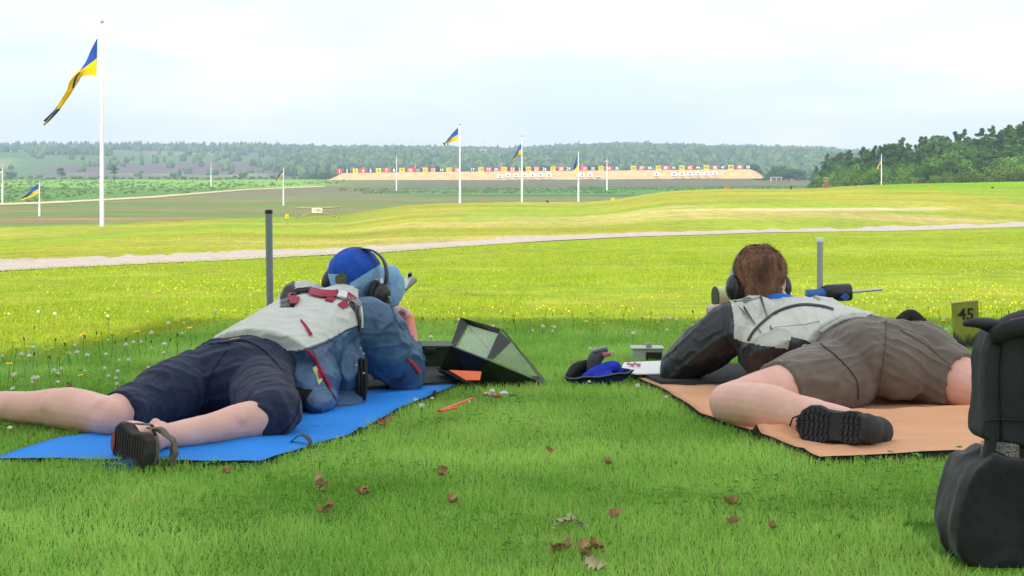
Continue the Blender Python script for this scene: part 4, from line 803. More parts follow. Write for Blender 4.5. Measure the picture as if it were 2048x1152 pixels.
def make_hand(m, wrist, palm, up, curl, side, fl=.075, rad=.0088, k_=1.0):
    """palm blob, four unequal bent fingers and a thumb from the side of the palm"""
    wrist = Vector(wrist); palm = Vector(palm); ax = (palm - wrist).normalized(); up = (Vector(up) - ax * Vector(up).dot(ax)).normalized(); sd = ax.cross(up) * side
    limb(m, [wrist - ax * .02, wrist, palm], [(.024 * k_, .030 * k_), (.024 * k_, .028 * k_), (.019 * k_, .041 * k_)], ref=sd, seg=14)
    for k, (o, l) in enumerate(((-.030, .82), (-.010, .98), (.011, 1.0), (.031, .9))):
        b0 = palm + ax * .022 + sd * -o; q = [b0]; d = ax.copy()
        for j, seg_ in enumerate((.45, .32, .23)):
            d = (Matrix.Rotation(curl * (.7 + .35 * j), 3, sd * side) @ d).normalized(); q.append(q[-1] + d * fl * l * seg_)
        limb(m, [palm - ax * .005 + sd * -o * .8] + q, [rad * 1.05, rad * 1.1, rad, rad * .92, rad * .75], seg=10, n=3)
    t0 = palm - ax * .018 + sd * .034; t1 = t0 + (sd * .7 + ax * .6 + up * -.3).normalized() * .034; t2 = t1 + (ax * .9 + up * -.5).normalized() * .028
    limb(m, [palm - ax * .03, t0, t1, t2], [.012, .0125, .0105, .008], seg=10, n=3)
def make_head(m, c, face, up, r=(.078, .098, .112)):
    """skull, jaw, nose, brow, ears; face = direction looked at"""
    c = Vector(c); f = Vector(face).normalized(); u = Vector(up); u = (u - f * u.dot(f)).normalized(); s = f.cross(u); M = Matrix((s, f, u)).transposed()
    m.ell(c + u * .02 - f * .005, (r[0], r[1], r[2] * .82), rot=M, seg=24, rings=16); m.ell(c - u * .045 + f * .035, (.056, .060, .062), rot=M, seg=18, rings=12); m.ell(c - u * .088 + f * .066, (.026, .022, .020), rot=M, seg=12, rings=8)
    m.ell(c + f * .100 - u * .028, (.014, .020, .016), rot=M, seg=10, rings=8); m.tube([c + f * .092 + u * .012, c + f * .108 - u * .026], [.008, .013], seg=8); m.ell(c + f * .086 + u * .028, (.050, .014, .010), rot=M, seg=12, rings=8)
    m.ell(c + f * .088 - u * .060, (.024, .012, .006), rot=M, seg=12, rings=6); m.ell(c + f * .088 - u * .070, (.021, .012, .006), rot=M, seg=12, rings=6)
    for k in (-1, 1): m.ell(c + s * k * (r[0] + .002) - u * .012 - f * .008, (.008, .018, .030), rot=M, seg=10, rings=8); m.ell(c + s * k * .030 + f * .084 + u * .010, (.012, .008, .008), rot=M, seg=10, rings=6)
    return s, f, u, M
def shoe(root, heel, toe, N_, mats, name='shoe', thick=.024, width=.046, logo=None, sandal=False):
    heel = Vector(heel); toe = Vector(toe); L = toe - heel; ln = L.length; L.normalize(); N_ = Vector(N_); N_ = (N_ - L * N_.dot(L)).normalized(); S = L.cross(N_)
    prof = [(0, .0), (.03, .55), (.10, .80), (.22, .82), (.38, .70), (.52, .74), (.68, 1.0), (.82, .98), (.93, .74), (.99, .35), (1, 0)]
    def outline(k, off, sc=1.0): return [heel + L * ln * a + S * width * w * k_ * sc + N_ * off for k_, seq in ((1, prof), (-1, prof[-2:0:-1])) for a, w in seq]
    n = len(outline(1, 0)); bend = lambda i: 0
    m = MB(); rings = [outline(1, -.004, .97), outline(1, 0, 1.0), outline(1, thick * .7, 1.03), outline(1, thick, .95)]
    vs = [p for r_ in rings for p in r_]; fs = [tuple(reversed(range(n))), tuple(range(3 * n, 4 * n))] + [(r_ * n + i, r_ * n + (i + 1) % n, (r_ + 1) * n + (i + 1) % n, (r_ + 1) * n + i) for r_ in range(3) for i in range(n)]; m.add(vs, fs)
    sh = thing_part_empty = None
    up = MB(); b = lambda a, k, h: heel + L * ln * a + S * width * k - N_ * h
    if not sandal:
        limb(up, [b(.10, 0, .03), b(.3, 0, .035), b(.55, 0, .035), b(.78, 0, .024), b(.90, 0, .018)], [(width * .82, .040), (width * .8, .044), (width * .88, .038), (width * .95, .028), (width * .8, .020)], ref=N_)
        limb(up, [b(.14, 0, .04), b(.12, 0, .085)], [.038, .040])
        me = remesh(up, .005, 5, name='upper'); o = link_mesh(name, me, mats[1], root, True)
    else:
        limb(up, [b(.12, 0, .012), b(.5, 0, .012), b(.85, 0, .010)], [(width * .72, .012), (width * .6, .012), (width * .85, .010)], ref=N_)
        for a in (.28, .62): up.tube([b(a, 1, 0), b(a, .95, .045), b(a, .3, .075 if a < .5 else .06), b(a, -.3, .075 if a < .5 else .06), b(a, -.95, .045), b(a, -1, 0)], [(.003, .014)] * 6, seg=10, ref=L)
        up.tube([b(.3, .95, .03), b(.02, .55, .05), b(-.03, 0, .055), b(.02, -.55, .05), b(.3, -.95, .03)], [(.011, .003)] * 5, seg=10, ref=L)
        me = remesh(up, .004, 3, name='upper'); o = link_mesh(name, me, mats[1], root, True)
    tr = m          # tread lugs, one with the sole
    for i in range(13):
        a = .08 + .075 * i; w = np.interp(a, [p[0] for p in prof], [p[1] for p in prof]) * .80
        if .36 < a < .5 and not sandal: continue
        if sandal: tr.box(heel + L * ln * a + N_ * (thick + .0012), (ln * .02, width * 2 * w, .0028), rot=Matrix((L, S, N_)).transposed())
        else:
            for k in range(5): tr.box(heel + L * ln * (a + .012 * ((k % 2) - .5)) + S * width * w * (k - 2) * .46 + N_ * (thick + .0018), (ln * .045, width * w * .34, .005), rot=Matrix.Rotation(.3 * (k - 2), 3, N_) @ Matrix((L, S, N_)).transposed())
    so = m.build('sole', mats[0], o)
    if logo: lg = MB(); c = heel + L * ln * logo[0] + N_ * (thick + .003); lg.tube([c, c + N_ * .002], [(ln * logo[1], width * logo[2])] * 2, seg=20, ref=S); lg.build('heel_badge', logo[3], o)
    return o
def earmuffs(root, cL, cR, top, cupr, axis_s, face, up, label=None, band_r=.013):
    """two cups joined by a sprung headband"""
    s = Vector(axis_s); f = Vector(face); u = Vector(up); M = Matrix((s, f, u)).transposed(); mid = (Vector(cL) + Vector(cR)) / 2; m = MB(); hw = (Vector(cR) - Vector(cL)).length / 2
    pts = []; T = Vector(top) - mid; th = T.length
    for i in range(25): a = math.pi * i / 24; pts.append(mid + (Vector(cL) - mid) * math.cos(a) * (1.0 if abs(math.cos(a)) > .2 else 1) + T * (math.sin(a) ** .8))
    m.tube(pts, [(.0035, band_r)] * 25, seg=10, ref=f); o = m.build('ear_defenders', black_pl, root, smooth=True)
    for c, k in ((cL, -1), (cR, 1)):
        c = Vector(c); m = MB(); prof = [(-.020, .030), (-.016, .036), (-.004, .038), (.008, .036), (.018, .029), (.024, .016), (.0255, .002)]; vs = []; seg = 24
        m.tube([c + s * k * a for a, _ in prof], [(r * cupr[0], r * cupr[1]) for _, r in prof], seg=seg, ref=u); m.build('ear_cup', black_pl, o, smooth=True)
        m = MB(); ring = [c - s * k * .022 + (f * math.cos(q) * .030 * cupr[0] + u * math.sin(q) * .034 * cupr[1]) for q in np.linspace(0, 2 * math.pi, 25)]; m.tube(ring, .010, seg=8, cap=False); m.build('ear_cushion', blackr, o, smooth=True)
        m = MB(); m.tube([c + u * .055 + s * k * .006, c + u * .02 + s * k * .02, c + s * k * .028], .0022, seg=6); m.box(c + u * .050 + s * k * .004, (.012, .016, .018), rot=M); m.build('yoke', steel, o)
    return o

# ---------------------------------------------------------------- shooter on the blue mat (left)
def P3(x, y, z): return Vector((x, y, z))
pa = thing('person', (J(560, 800, 815).x, 4.9, .012), 'prone shooter on the blue mat in cream and blue jacket, navy shorts and blue cap', 'person', 'shooters lying prone on mats')
pel = J(472, 748, 830); sh_m = P3(-.595, 5.26, .235); shR = J(742, 655, 795); shL = J(603, 612, 777); hdA = J(712, 566, 776); elR = J(800, 752, 786); wrR = J(818, 690, 776); elL = P3(-.70, 5.72, .06); wrL = P3(-.50, 5.92, .25)
kR = J(540, 846, 878); kR.z = .062; aR = J(318, 884, 915); aR.z = .060; kL = J(222, 842, 876); kL.z = .060; aL = J(-48, 815, 846); aL.z = .055
hipR = J(516, 772, 834); hipL = J(418, 757, 826); hipR.z = .105; hipL.z = .11
up_ = Vector((0, 0, 1)); b = MB()
waist = pel.lerp(sh_m, .40) + P3(0, 0, .0); chest = pel.lerp(sh_m, .75)
limb(b, [pel, waist, chest, sh_m], [(.150, .098), (.135, .092), (.150, .100), (.125, .075)], ref=up_, seg=24)
limb(b, [hipR, hipR.lerp(kR, .5), kR], [.082, .072, .056]); limb(b, [kR + P3(-.01, -.02, 0), kR.lerp(aR, .28) + P3(0, 0, -.002), kR.lerp(aR, .6) + P3(0, 0, -.008), aR + P3(0, 0, -.008)], [.053, .050, .039, .030])
limb(b, [hipL, hipL.lerp(kL, .5), kL], [.075, .062, .054]); limb(b, [kL + P3(.0, -.01, 0), kL.lerp(aL, .30) + P3(0, 0, .010), kL.lerp(aL, .62) + P3(0, 0, .003), aL], [.054, .059, .046, .035])
ftR = [P3(aR.x - .01, aR.y - .03, .055), P3(aR.x - .06, aR.y + .06, .05), P3(aR.x - .12, aR.y + .15, .05)]; limb(b, [aR] + ftR, [.034, .036, (.034, .028), (.036, .018)])
limb(b, [aL, P3(aL.x - .06, aL.y, .05), P3(aL.x - .14, aL.y - .04, .04)], [.034, .034, .026])
limb(b, [shR, shR.lerp(elR, .5), elR], [.055, .048, .042]); limb(b, [elR, elR.lerp(wrR, .5), wrR], [.042, .038, .029]); limb(b, [shL, shL.lerp(elL, .5), elL], [.055, .048, .042]); limb(b, [elL, elL.lerp(wrL, .5), wrL], [.042, .038, .029])
limb(b, [sh_m + P3(.01, .02, .03), sh_m.lerp(hdA, .6), hdA], [.065, .056, .055]); sA, fA, uA, MA = make_head(b, hdA, (.42, .88, -.15), (-.05, .1, 1), r=(.078, .094, .104))
q = kR.lerp(aR, .28); b.ell(q + P3(0, 0, .010), (.038, .065, .038)); b.ell(aR + P3(-.006, -.012, .012), (.018, .022, .030)); q = kL.lerp(aL, .30); b.ell(q + P3(0, .0, .018), (.085, .05, .046)); b.ell(kL + P3(-.02, -.02, .012), (.034, .030, .044))
make_hand(b, wrR, J(814, 652, 767), (-.9, -.5, .1), .85, -1, fl=.078, rad=.0125, k_=1.3); make_hand(b, wrL, wrL + P3(.03, .05, .04), (0, 0, 1), 1.2, 1)
me = remesh(b, .0045, 4, name='body', disp=lambda c, n: .0012 * nz3(c, 30) + .0018 * nz3(c, 12, 4))
mat_by(me, lambda c, n: 1 if (c - Vector(wrR)).length < .13 and c.z > wrR.z - .02 else 0)
body_a = link_mesh('body', me, [skin, skin_red], pa, True)

# shorts
b = MB(); limb(b, [pel + (pel - sh_m) * .12, pel, pel.lerp(sh_m, .20), pel.lerp(sh_m, .30)], [(.160, .096), (.178, .104), (.165, .090), (.140, .078)], ref=up_, seg=28)
hemR = kR.lerp(hipR, .02) + P3(-.035, -.01, .006); hemL = hipL.lerp(kL, .80)
limb(b, [hipR + P3(0, .03, .0), hipR.lerp(kR, .45) + P3(0, 0, .005), kR + P3(.01, 0, .012), hemR], [(.098, .094), (.094, .090), (.078, .074), (.072, .068)], round1=False)
limb(b, [hipL + P3(.01, .02, 0), hipL.lerp(kL, .4), hemL, hipL.lerp(kL, .93)], [(.105, .098), (.094, .088), (.075, .070), (.073, .066)], round1=False)
b.ell(J(500, 738, 828), (.095, .10, .10)); b.ell(J(440, 735, 824), (.09, .10, .09))
def dA(c, n):
    a = .008 * folds(c, (1, -.25, .25), 11, 2.2, 1) + .003 * folds(c, (1, -.1, .5), 24, 3, 5) + .008 * nz3(c, 7, 2) - .004
    q = Vector(c); return a * (.4 if q.z < .03 else 1)
me = remesh(b, .0055, 5, disp=dA, name='shorts'); shorts_me = me; bv = bvh_of(me)
shorts_a = link_mesh('shorts', me.copy(), denim, pa, True)
m = band(bv, [(420, 688), (455, 684), (492, 682), (530, 702), (566, 740)], 4); m.build('waistband', denim, shorts_a, smooth=True)
dk = mat('navy_seam', (.006, .008, .02), .9)
for path in ([(585, 745), (598, 790), (590, 835), (560, 872)], [(455, 700), (425, 745), (408, 800), (400, 830)], [(482, 826), (500, 845), (515, 872)], [(228, 800), (236, 822), (240, 850)]):
    m = band(bv, path, 1.5, .0008, .0012); m.build('seam', dk, shorts_a, smooth=True)

# jacket
b = MB(); hem = pel.lerp(sh_m, .14) + P3(.024, -.012, .004); ax = (sh_m - pel).normalized()
limb(b, [hem, pel.lerp(sh_m, .45) + P3(.01, 0, .006), pel.lerp(sh_m, .72) + P3(0, 0, .010), sh_m + P3(0, 0, .015), sh_m.lerp(hdA, .40)], [(.208, .118), (.190, .122), (.180, .122), (.150, .102), (.092, .078)], ref=up_, seg=30, round0=False)
limb(b, [shR + P3(-.05, .0, .01), shR + P3(.008, 0, .0), shR.lerp(elR, .5) + P3(.012, -.01, 0), elR + P3(.012, 0, .004)], [.088, .092, .090, .066]); limb(b, [elR + P3(.012, 0, .004), elR.lerp(wrR, .45) + P3(.012, 0, 0), wrR + P3(.0, 0, -.004)], [.064, .054, .043], round1=False)
limb(b, [shL + P3(.03, 0, 0), shL + P3(-.01, 0, 0), shL.lerp(elL, .5), elL], [.082, .080, .070, .058]); limb(b, [elL, elL.lerp(wrL, .85)], [.056, .042], round1=False)
b.ell(J(655, 690, 800), (.11, .12, .11)); b.ell(J(688, 735, 805), (.07, .09, .085)); b.ell(P3(hem.x + .150, hem.y - .02, .075), (.078, .10, .082)); b.ell(J(628, 756, 822), (.080, .12, .085)); b.ell(J(640, 800, 830), (.055, .11, .042))
hemn = ax
def dJ(c, n):
    q = Vector(c); px, row = proj(q); lower = sstep(690, 760, row)
    a = .010 * folds(c, (.35, -.5, .8), 19, 2.0, 9, warp=.01) * (.25 + .75 * float(sstep(640, 700, px) * sstep(600, 640, row))) + .004 * folds(c, (1, .3, .1), 22, 5, 3) + .005 * nz3(c, 8, 6) - .003
    # crease where the sleeve meets the back
    return a
me = remesh(b, .005, 16, disp=dJ, name='jacket'); jk = me
lm = MB(); lm.ell(P3(hem.x + .155, hem.y - .060, .058), (.060, .070, .056)); seam = [(460, 692), (500, 688), (560, 700), (596, 702), (660, 680), (700, 656), (716, 651), (716, 640), (722, 634), (720, 560), (600, 560), (400, 680)]
seam_y = lambda px: ipl(px, [440, 590, 600, 650, 690, 712, 760], [706, 702, 700, 682, 662, 652, 648])
def mJ(c, n):
    px, row = proj(c); h = (c - hem).dot(hemn)
    if c.y > 5.6: return 1
    if px < 610 and row < 628 and (px - 560) * .35 + 560 > 560 and px < 590 and row < 615: return 3
    if row < seam_y(px) and px < 722 - max(0, (row - 640)) * .15 and (px < 716 or row > 600): return 0
    return 1
mat_by(me, mJ); jacket = link_mesh('jacket', me.copy(), [canvas_w, leather_b, inner_b, blk_leather], pa, True); bj = bvh_of(jk); link_mesh('lining', remesh(lm, .006, 4, name='lining'), inner_b, jacket, True)
bj_all = bvh_of(jk, shorts_me)
m = band(bj, [(596, 703), (625, 697), (660, 681), (690, 663), (715, 652)], 2.6, .002); m.build('seam', stitch, jacket, smooth=True)
m = band(bj, [(716, 652), (718, 630), (714, 606), (706, 596)], 3, .002); m.build('seam', stitch, jacket, smooth=True)
m = band(bj, [(601, 641), (611, 654), (622, 672)], (2, 6), .003); m.build('pleat_trim', maroon, jacket, smooth=True)
m = band(bj, [(613, 700), (626, 712), (640, 740), (652, 762), (660, 777)], (5, 7), .004); m.build('pocket_zip', maroon, jacket, smooth=True)
m = band(bj, [(490, 686), (530, 696), (552, 708), (575, 730), (592, 752)], 3.5, .003, .004); m.build('hem_binding', maroon, jacket, smooth=True)
m = band(bj, [(815, 716), (828, 731), (838, 746)], (5, 8), .003); m.build('elbow_trim', mat('red_trim', (.6, .05, .06), .6), jacket, smooth=True)
m = patch(bj, [(625, 737), (633, 731), (643, 760), (636, 770)], .002, .003); badge = m.build('badge', mat('badge_yellow', (.62, .62, .25), .7, var=.2, scale=80), jacket)
m = patch(bj, [(631, 742), (636, 740), (641, 756), (636, 760)], .0052, .002); m.build('badge_emblem', maroon, badge)
m = patch(bj, [(657, 592), (672, 599), (665, 606), (649, 602)], .003, .003); m.build('patch', maroon, jacket); m = patch(bj, [(692, 600), (696, 614), (686, 619), (675, 611)], .003, .003); m.build('patch', maroon, jacket)
for path in ([(625, 700), (640, 735), (652, 765), (672, 800)], [(782, 610), (792, 640), (808, 662)], [(812, 745), (800, 762), (776, 770)]):
    m = band(bj, path, 1.5, .001, .0015); m.build('seam', stitch, jacket, smooth=True)
# collar and straps round the neck
m = band(bj, [(619, 584), (640, 590), (662, 591), (676, 590)], (15, 13), .003, .006); m.build('strap', maroon, jacket); m = band(bj, [(674, 592), (682, 594), (692, 596)], 12, .005, .008); m.build('buckle', white_pl, jacket)
m = band(bj, [(690, 590), (702, 597), (712, 603)], 9, .003, .006); m.build('strap', maroon, jacket)
m = band(bj, [(696, 596), (708, 602), (722, 612)], 10, .003, .006); m.build('strap', grey_web, jacket); m = band(bj, [(700, 606), (712, 622), (718, 640), (721, 664)], 7, .003, .002); m.build('strap', black_pl, jacket, smooth=True)  # last black band stands for the shadow beside the white strap
m = band(bj, [(722, 612), (725, 632), (725, 656)], 4, .003, .002); m.build('strap', canvas_w, jacket, smooth=True)
m = band(bj, [(580, 592), (600, 584), (622, 582)], 9, .006, .006); m.build('strap', blackr, jacket, smooth=True); m = patch(bj, [(577, 596), (586, 588), (596, 590), (600, 600), (593, 612), (581, 612)], .006, .006); m.build('shoulder_pad', maroon, jacket)
# dark strips added for the dark gap between body and sleeve, with rivets
sx_ = J(728, 725, 800); m = MB()
for k in range(3): limb(m, [sx_ + P3(.012 * k - .01, -.10, .02), sx_ + P3(.010 * k - .005, -.11, -.05), sx_ + P3(.008 * k - .008, -.10, -.115)], [(.016, .006), (.02, .008), (.014, .006)], seg=8)
m.build('dark_gap_strips', blackr, jacket, smooth=True)
m = MB()
for k, (px, row) in enumerate([(716, 700), (724, 712), (714, 730), (732, 735), (722, 745)]): p, n = on(bj, px, row, .012); m.ell(p + P3(0, -.02, 0), (.004, .004, .004), seg=8, rings=5)
m.build('rivets', steel, jacket)
# loose jacket flap on the mat
P = []
for i in range(18):
    f = i / 17; colp = []
    a = J(592 + 20 * f, 740 + 98 * f, 838); a = Vector((J(600 + 18 * f, 780 + 58 * f, 838 + 2 * f)))
    for j in range(14):
        g = j / 13; x = -.612 + .165 * g - .03 * (1 - f) + .01 * f; y = 4.86 + .10 * g * f - .13 * f * (1 - g) + .26 * (1 - f) * .8; z = (.105 * (1 - f) ** 1.5) * (1 - g * .55) + .014 + .006 * math.sin(g * 7 + f * 4); colp.append(P3(x - .015, y, z))
    P.append(colp)
m = MB(); m.grid(P, thick=(0, 0, -.004)); m.build('jacket_flap', leather_b, jacket, smooth=True, fixn=False)
# cap
b = MB(); cc_ = hdA + uA * .028; b.ell(cc_ - fA * .004, (.087, .106, .092), rot=MA, seg=28, rings=18)
me = remesh(b, .004, 3, name='cap', disp=lambda c, n: .003 * folds(c, (0, .3, 1), 25, 6, 3) + .003 * nz3(c, 18, 2))
bm = bmesh.new(); bm.from_mesh(me); bmesh.ops.bisect_plane(bm, geom=bm.verts[:] + bm.edges[:] + bm.faces[:], plane_co=hdA - uA * .085 - fA * .05, plane_no=-(uA * .9 + fA * .35), clear_outer=True); bm.to_mesh(me); bm.free()
def mC(c, n):
    px, row = proj(c); return 1 if (row > 520 + (775 - px) * .62 and px > 700) or row > 590 or (px < 680 and row > 548) else 0
mat_by(me, mC); cap = link_mesh('cap', me.copy(), [cap_royal, cap_light], pa, True); bc_ = bvh_of(me); md = cap.modifiers.new('solid', 'SOLIDIFY'); md.thickness = .003
m = patch(bc_, [(672, 552), (684, 545), (694, 552), (692, 568), (680, 572), (671, 564)], .001, .002); m.build('cap_emblem', mat('olive_embroidery', (.10, .12, .05), .8, var=.4, scale=150), cap)
P = []
for i in range(15):
    a = -1.15 + 2.3 * i / 14; colp = []
    for j in range(7):
        g = j / 6; r0 = .088 + .078 * g * math.cos(a * .62); p = hdA + uA * (.010 - .050 * g - .020 * g * abs(math.sin(a))) + fA * (r0 * math.cos(a)) + sA * (.090 + .018 * g) * math.sin(a); colp.append(p)
    P.append(colp)
m = MB(); m.grid(P, thick=tuple(-uA * .003)); m.build('peak', cap_light, cap, smooth=True, fixn=False)
# side cloth of the cap beside the cheek, falling to the right
m = MB(); m.ell(W(787, 580, 5.50), (.036, .030, .062), rot=Euler((0, .25, 0)).to_matrix(), seg=20, rings=14); m.ell(W(779, 556, 5.50), (.040, .035, .045), seg=18, rings=12)
mm_ = remesh(m, .004, 4, disp=lambda c, n: .003 * folds(c, (.2, .3, 1), 30, 6, 8), name='side_flap'); link_mesh('side_flap', mm_, cap_light, cap, True)
earmuffs(pa, W(661, 562, 5.42), W(764, 592, 5.34), W(741, 500, 5.385), (1.0, 1.15), (W(764, 592, 5.34) - W(661, 562, 5.42)).normalized(), fA, uA)
m = MB(); m.tube([W(668, 540, 5.40), W(663, 528, 5.41), W(667, 522, 5.42), W(676, 522, 5.42)], .0028, seg=7); m.build('wire_loop', black_pl, pa, smooth=True)
# wristwatch
m = MB(); m.tube([wrR + (J(803, 654, 774) - wrR) * .1 + (Vector((math.cos(q), -math.sin(q) * .5, .1 * math.cos(q))) * .033) for q in np.linspace(0, 6.28, 19)], [(.009, .003)] * 19, seg=8, cap=False); m.ell(W(824, 680, 5.40), (.010, .012, .016), seg=10, rings=8); m.build('wristwatch', black_pl, pa, smooth=True)
sand_sole = mat('sandal_sole', (.040, .034, .030), .7, var=.3, scale=30, bump=.4, bscale=120); sand_up = mat('sandal_strap', (.16, .14, .12), .8, var=.2, scale=40)
hR = W(309, 893, 3.89); hR.z = .044; tR = hR + P3(-.118, .15, .006); shoe(pa, hR, tR, (-.48, -.86, .06), [sand_sole, sand_up], 'sandal', .024, .053, logo=(.93, .055, .45, mat('red_badge', (.28, .06, .05), .6)), sandal=True)
hL = aL + P3(-.06, -.03, 0); hL.z = .06; tL_ = hL + P3(-.14, -.10, -.02); shoe(pa, hL, tL_, (-.2, .3, 1), [sand_sole, sand_up], 'sandal', .02, .046, sandal=True)

# rifle of the left shooter
rf = thing('rifle', P3(-.45, 5.45, .26), 'target rifle held by the shooter on the blue mat, only its sight tube showing', 'rifle', 'target rifles')
r0 = P3(-.455, 5.36, .262); r1 = W(822, 547, 6.25); dr = (r1 - r0).normalized()
m = MB(); m.tube([r0.lerp(r1, .45) + P3(0, 0, -.02), r1 + dr * .1 + P3(0, 0, -.04)], [.013, .011], seg=14); m.build('barrel', rifle_blk, rf, smooth=True)
m = MB(); m.box(r0.lerp(r1, .22) + P3(0, 0, -.03), (.045, .42, .07), rot=dr.to_track_quat('Y', 'Z').to_matrix()); m.build('stock', rifle_blue, rf, bevel=.008)
m = MB(); m.tube([r0.lerp(r1, .35) + P3(0, 0, .02), r0.lerp(r1, .62) + P3(0, 0, .02)], .017, seg=14); m.build('rear_sight', rifle_blk, rf)
m = MB(); m.tube([W(807, 578, 5.95), W(820, 549, 6.0)], .0105, seg=16); m.build('sight_tube', steel, rf, sharp=40); m = MB(); m.tube([W(819.4, 550.5, 5.97), W(820.4, 548, 5.99)], .0075, seg=14); m.build('lens', rifle_blk, rf)

# ---------------------------------------------------------------- shooter on the tan mat (right)
pb = thing('person', P3(1.0, 5.1, .012), 'prone shooter on the tan mat in cream and black jacket, brown shorts and auburn hair', 'person', 'shooters lying prone on mats')
pel = J(1768, 722, 815); shm = P3(.925, 5.45, .205); shL = J(1470, 655, 776); shR = P3(1.085, 5.50, .22); hdB = J(1518, 560, 768); elL = P3(.565, 5.47, .055); wrL = P3(.735, 5.62, .225); elR = P3(1.14, 5.76, .05); wrR = P3(.97, 5.92, .24)
hipL = J(1700, 748, 820); hipR = J(1838, 735, 812); kL = J(1470, 812, 852); kL.z = .066; aL = J(1690, 846, 893); aL.z = .066; kR = J(2010, 802, 834); kR.z = .060; aR = P3(1.86, 4.55, .06)
b = MB(); waist = pel.lerp(shm, .42); chest = pel.lerp(shm, .75)
limb(b, [pel, waist, chest, shm], [(.150, .095), (.145, .095), (.160, .105), (.130, .078)], ref=up_, seg=24)
limb(b, [hipL, hipL.lerp(kL, .5), kL.lerp(hipL, .02)], [.085, .080, .066]); limb(b, [kL + P3(-.012, .0, 0), kL.lerp(aL, .32) + P3(-.01, -.01, .008), kL.lerp(aL, .62), aL], [.062, .064, .052, .040])
limb(b, [aL, aL + P3(-.03, .02, -.006), aL + P3(-.055, .05, -.012)], [.038, .032, .024]); limb(b, [hipR, hipR.lerp(kR, .5), kR], [.085, .078, .066]); limb(b, [kR, kR.lerp(aR, .4), aR], [.062, .058, .038]); limb(b, [aR, aR + P3(.12, -.06, -.01)], [.036, .028])
limb(b, [shL, shL.lerp(elL, .5), elL], [.055, .050, .043]); limb(b, [elL, elL.lerp(wrL, .5), wrL], [.043, .038, .030]); limb(b, [shR, shR.lerp(elR, .5), elR], [.055, .050, .043]); limb(b, [elR, elR.lerp(wrR, .5), wrR], [.043, .038, .030])
limb(b, [shm + P3(-.01, .01, .03), shm.lerp(hdB, .6), hdB], [.068, .060, .056]); sB, fB, uB, MBt = make_head(b, hdB, (-.12, .96, -.22), (0, .15, 1), r=(.081, .098, .108))
b.ell(kL.lerp(aL, .32) + P3(0, 0, .018), (.075, .06, .048)); b.ell(kL + P3(.03, -.03, .025), (.045, .035, .030))
make_hand(b, wrL, W(1437, 618, 5.66), (0, 1, 0), 1.15, -1); make_hand(b, wrR, wrR + P3(-.03, .05, .04), (0, 0, 1), 1.2, -1)
me = remesh(b, .0045, 4, name='body', disp=lambda c, n: .0012 * nz3(c, 30) + .002 * nz3(c, 10, 4)); body_b = link_mesh('body', me, skin, pb, True); bb = bvh_of(me)
# glove on the forward hand
m = MB(); m.ell(W(1425, 617, 5.62), (.016, .02, .014), seg=14, rings=10); m.ell(W(1440, 628, 5.64), (.022, .03, .016), rot=Euler((0, .6, 0)).to_matrix(), seg=14, rings=10); me = remesh(m, .003, 3, name='glove'); link_mesh('glove', me, mat('pale_glove', (.62, .62, .66), .7), pb, True)
# hair
b = MB(); b.ell(hdB + uB * .026 - fB * .010, (.089, .104, .094), rot=MBt, seg=28, rings=20); b.ell(hdB - uB * .035 - fB * .040, (.064, .056, .064), rot=MBt, seg=20, rings=14)
def dH(c, n):
    q = Vector(c) - hdB; l = Vector((q.dot(sB), q.dot(fB), q.dot(uB))); a = math.atan2(l.x, -l.y + .02 * 0)
    st = mnoise.noise(Vector((l.x * 55, l.y * 55, l.z * 18 + 3 * nz3(c, 12)))); return .0055 * st + .009 * nz3(c, 24, 3) + .003 * nz3(c, 110, 5)
me = remesh(b, .0032, 2, disp=dH, name='hair'); bm = bmesh.new(); bm.from_mesh(me); bmesh.ops.bisect_plane(bm, geom=bm.verts[:] + bm.edges[:] + bm.faces[:], plane_co=hdB + fB * .062, plane_no=fB + uB * -.1, clear_outer=True); bm.to_mesh(me); bm.free()
hair_b = link_mesh('hair', me.copy(), hair_m, pb, True); bvh_h = bvh_of(me)
# short strands giving the hair a broken edge
rgh = random.Random(4); V = []; F = []
vs_ = [v for v in me.vertices]
for _ in range(9000):
    v = vs_[rgh.randrange(len(vs_))]; n_ = v.normal; 
    if n_.length < .1: continue
    q = v.co - hdB; down = (-uB * .8 - fB * .3 + sB * .5 * rgh.uniform(-1, 1)); d_ = (n_ * rgh.uniform(.15, .6) + (down - n_ * down.dot(n_)).normalized()).normalized(); L_ = rgh.uniform(.010, .024); sd_ = d_.cross(n_).normalized() * .0009; p = v.co - n_ * .001
    k = len(V); V += [p - sd_, p + sd_, p + d_ * L_ + n_ * .001]; F.append((k, k + 1, k + 2))
m = bpy.data.meshes.new('strands'); m.from_pydata(V, [], F); m.update(); link_mesh('strands', m, hair_m, hair_b)
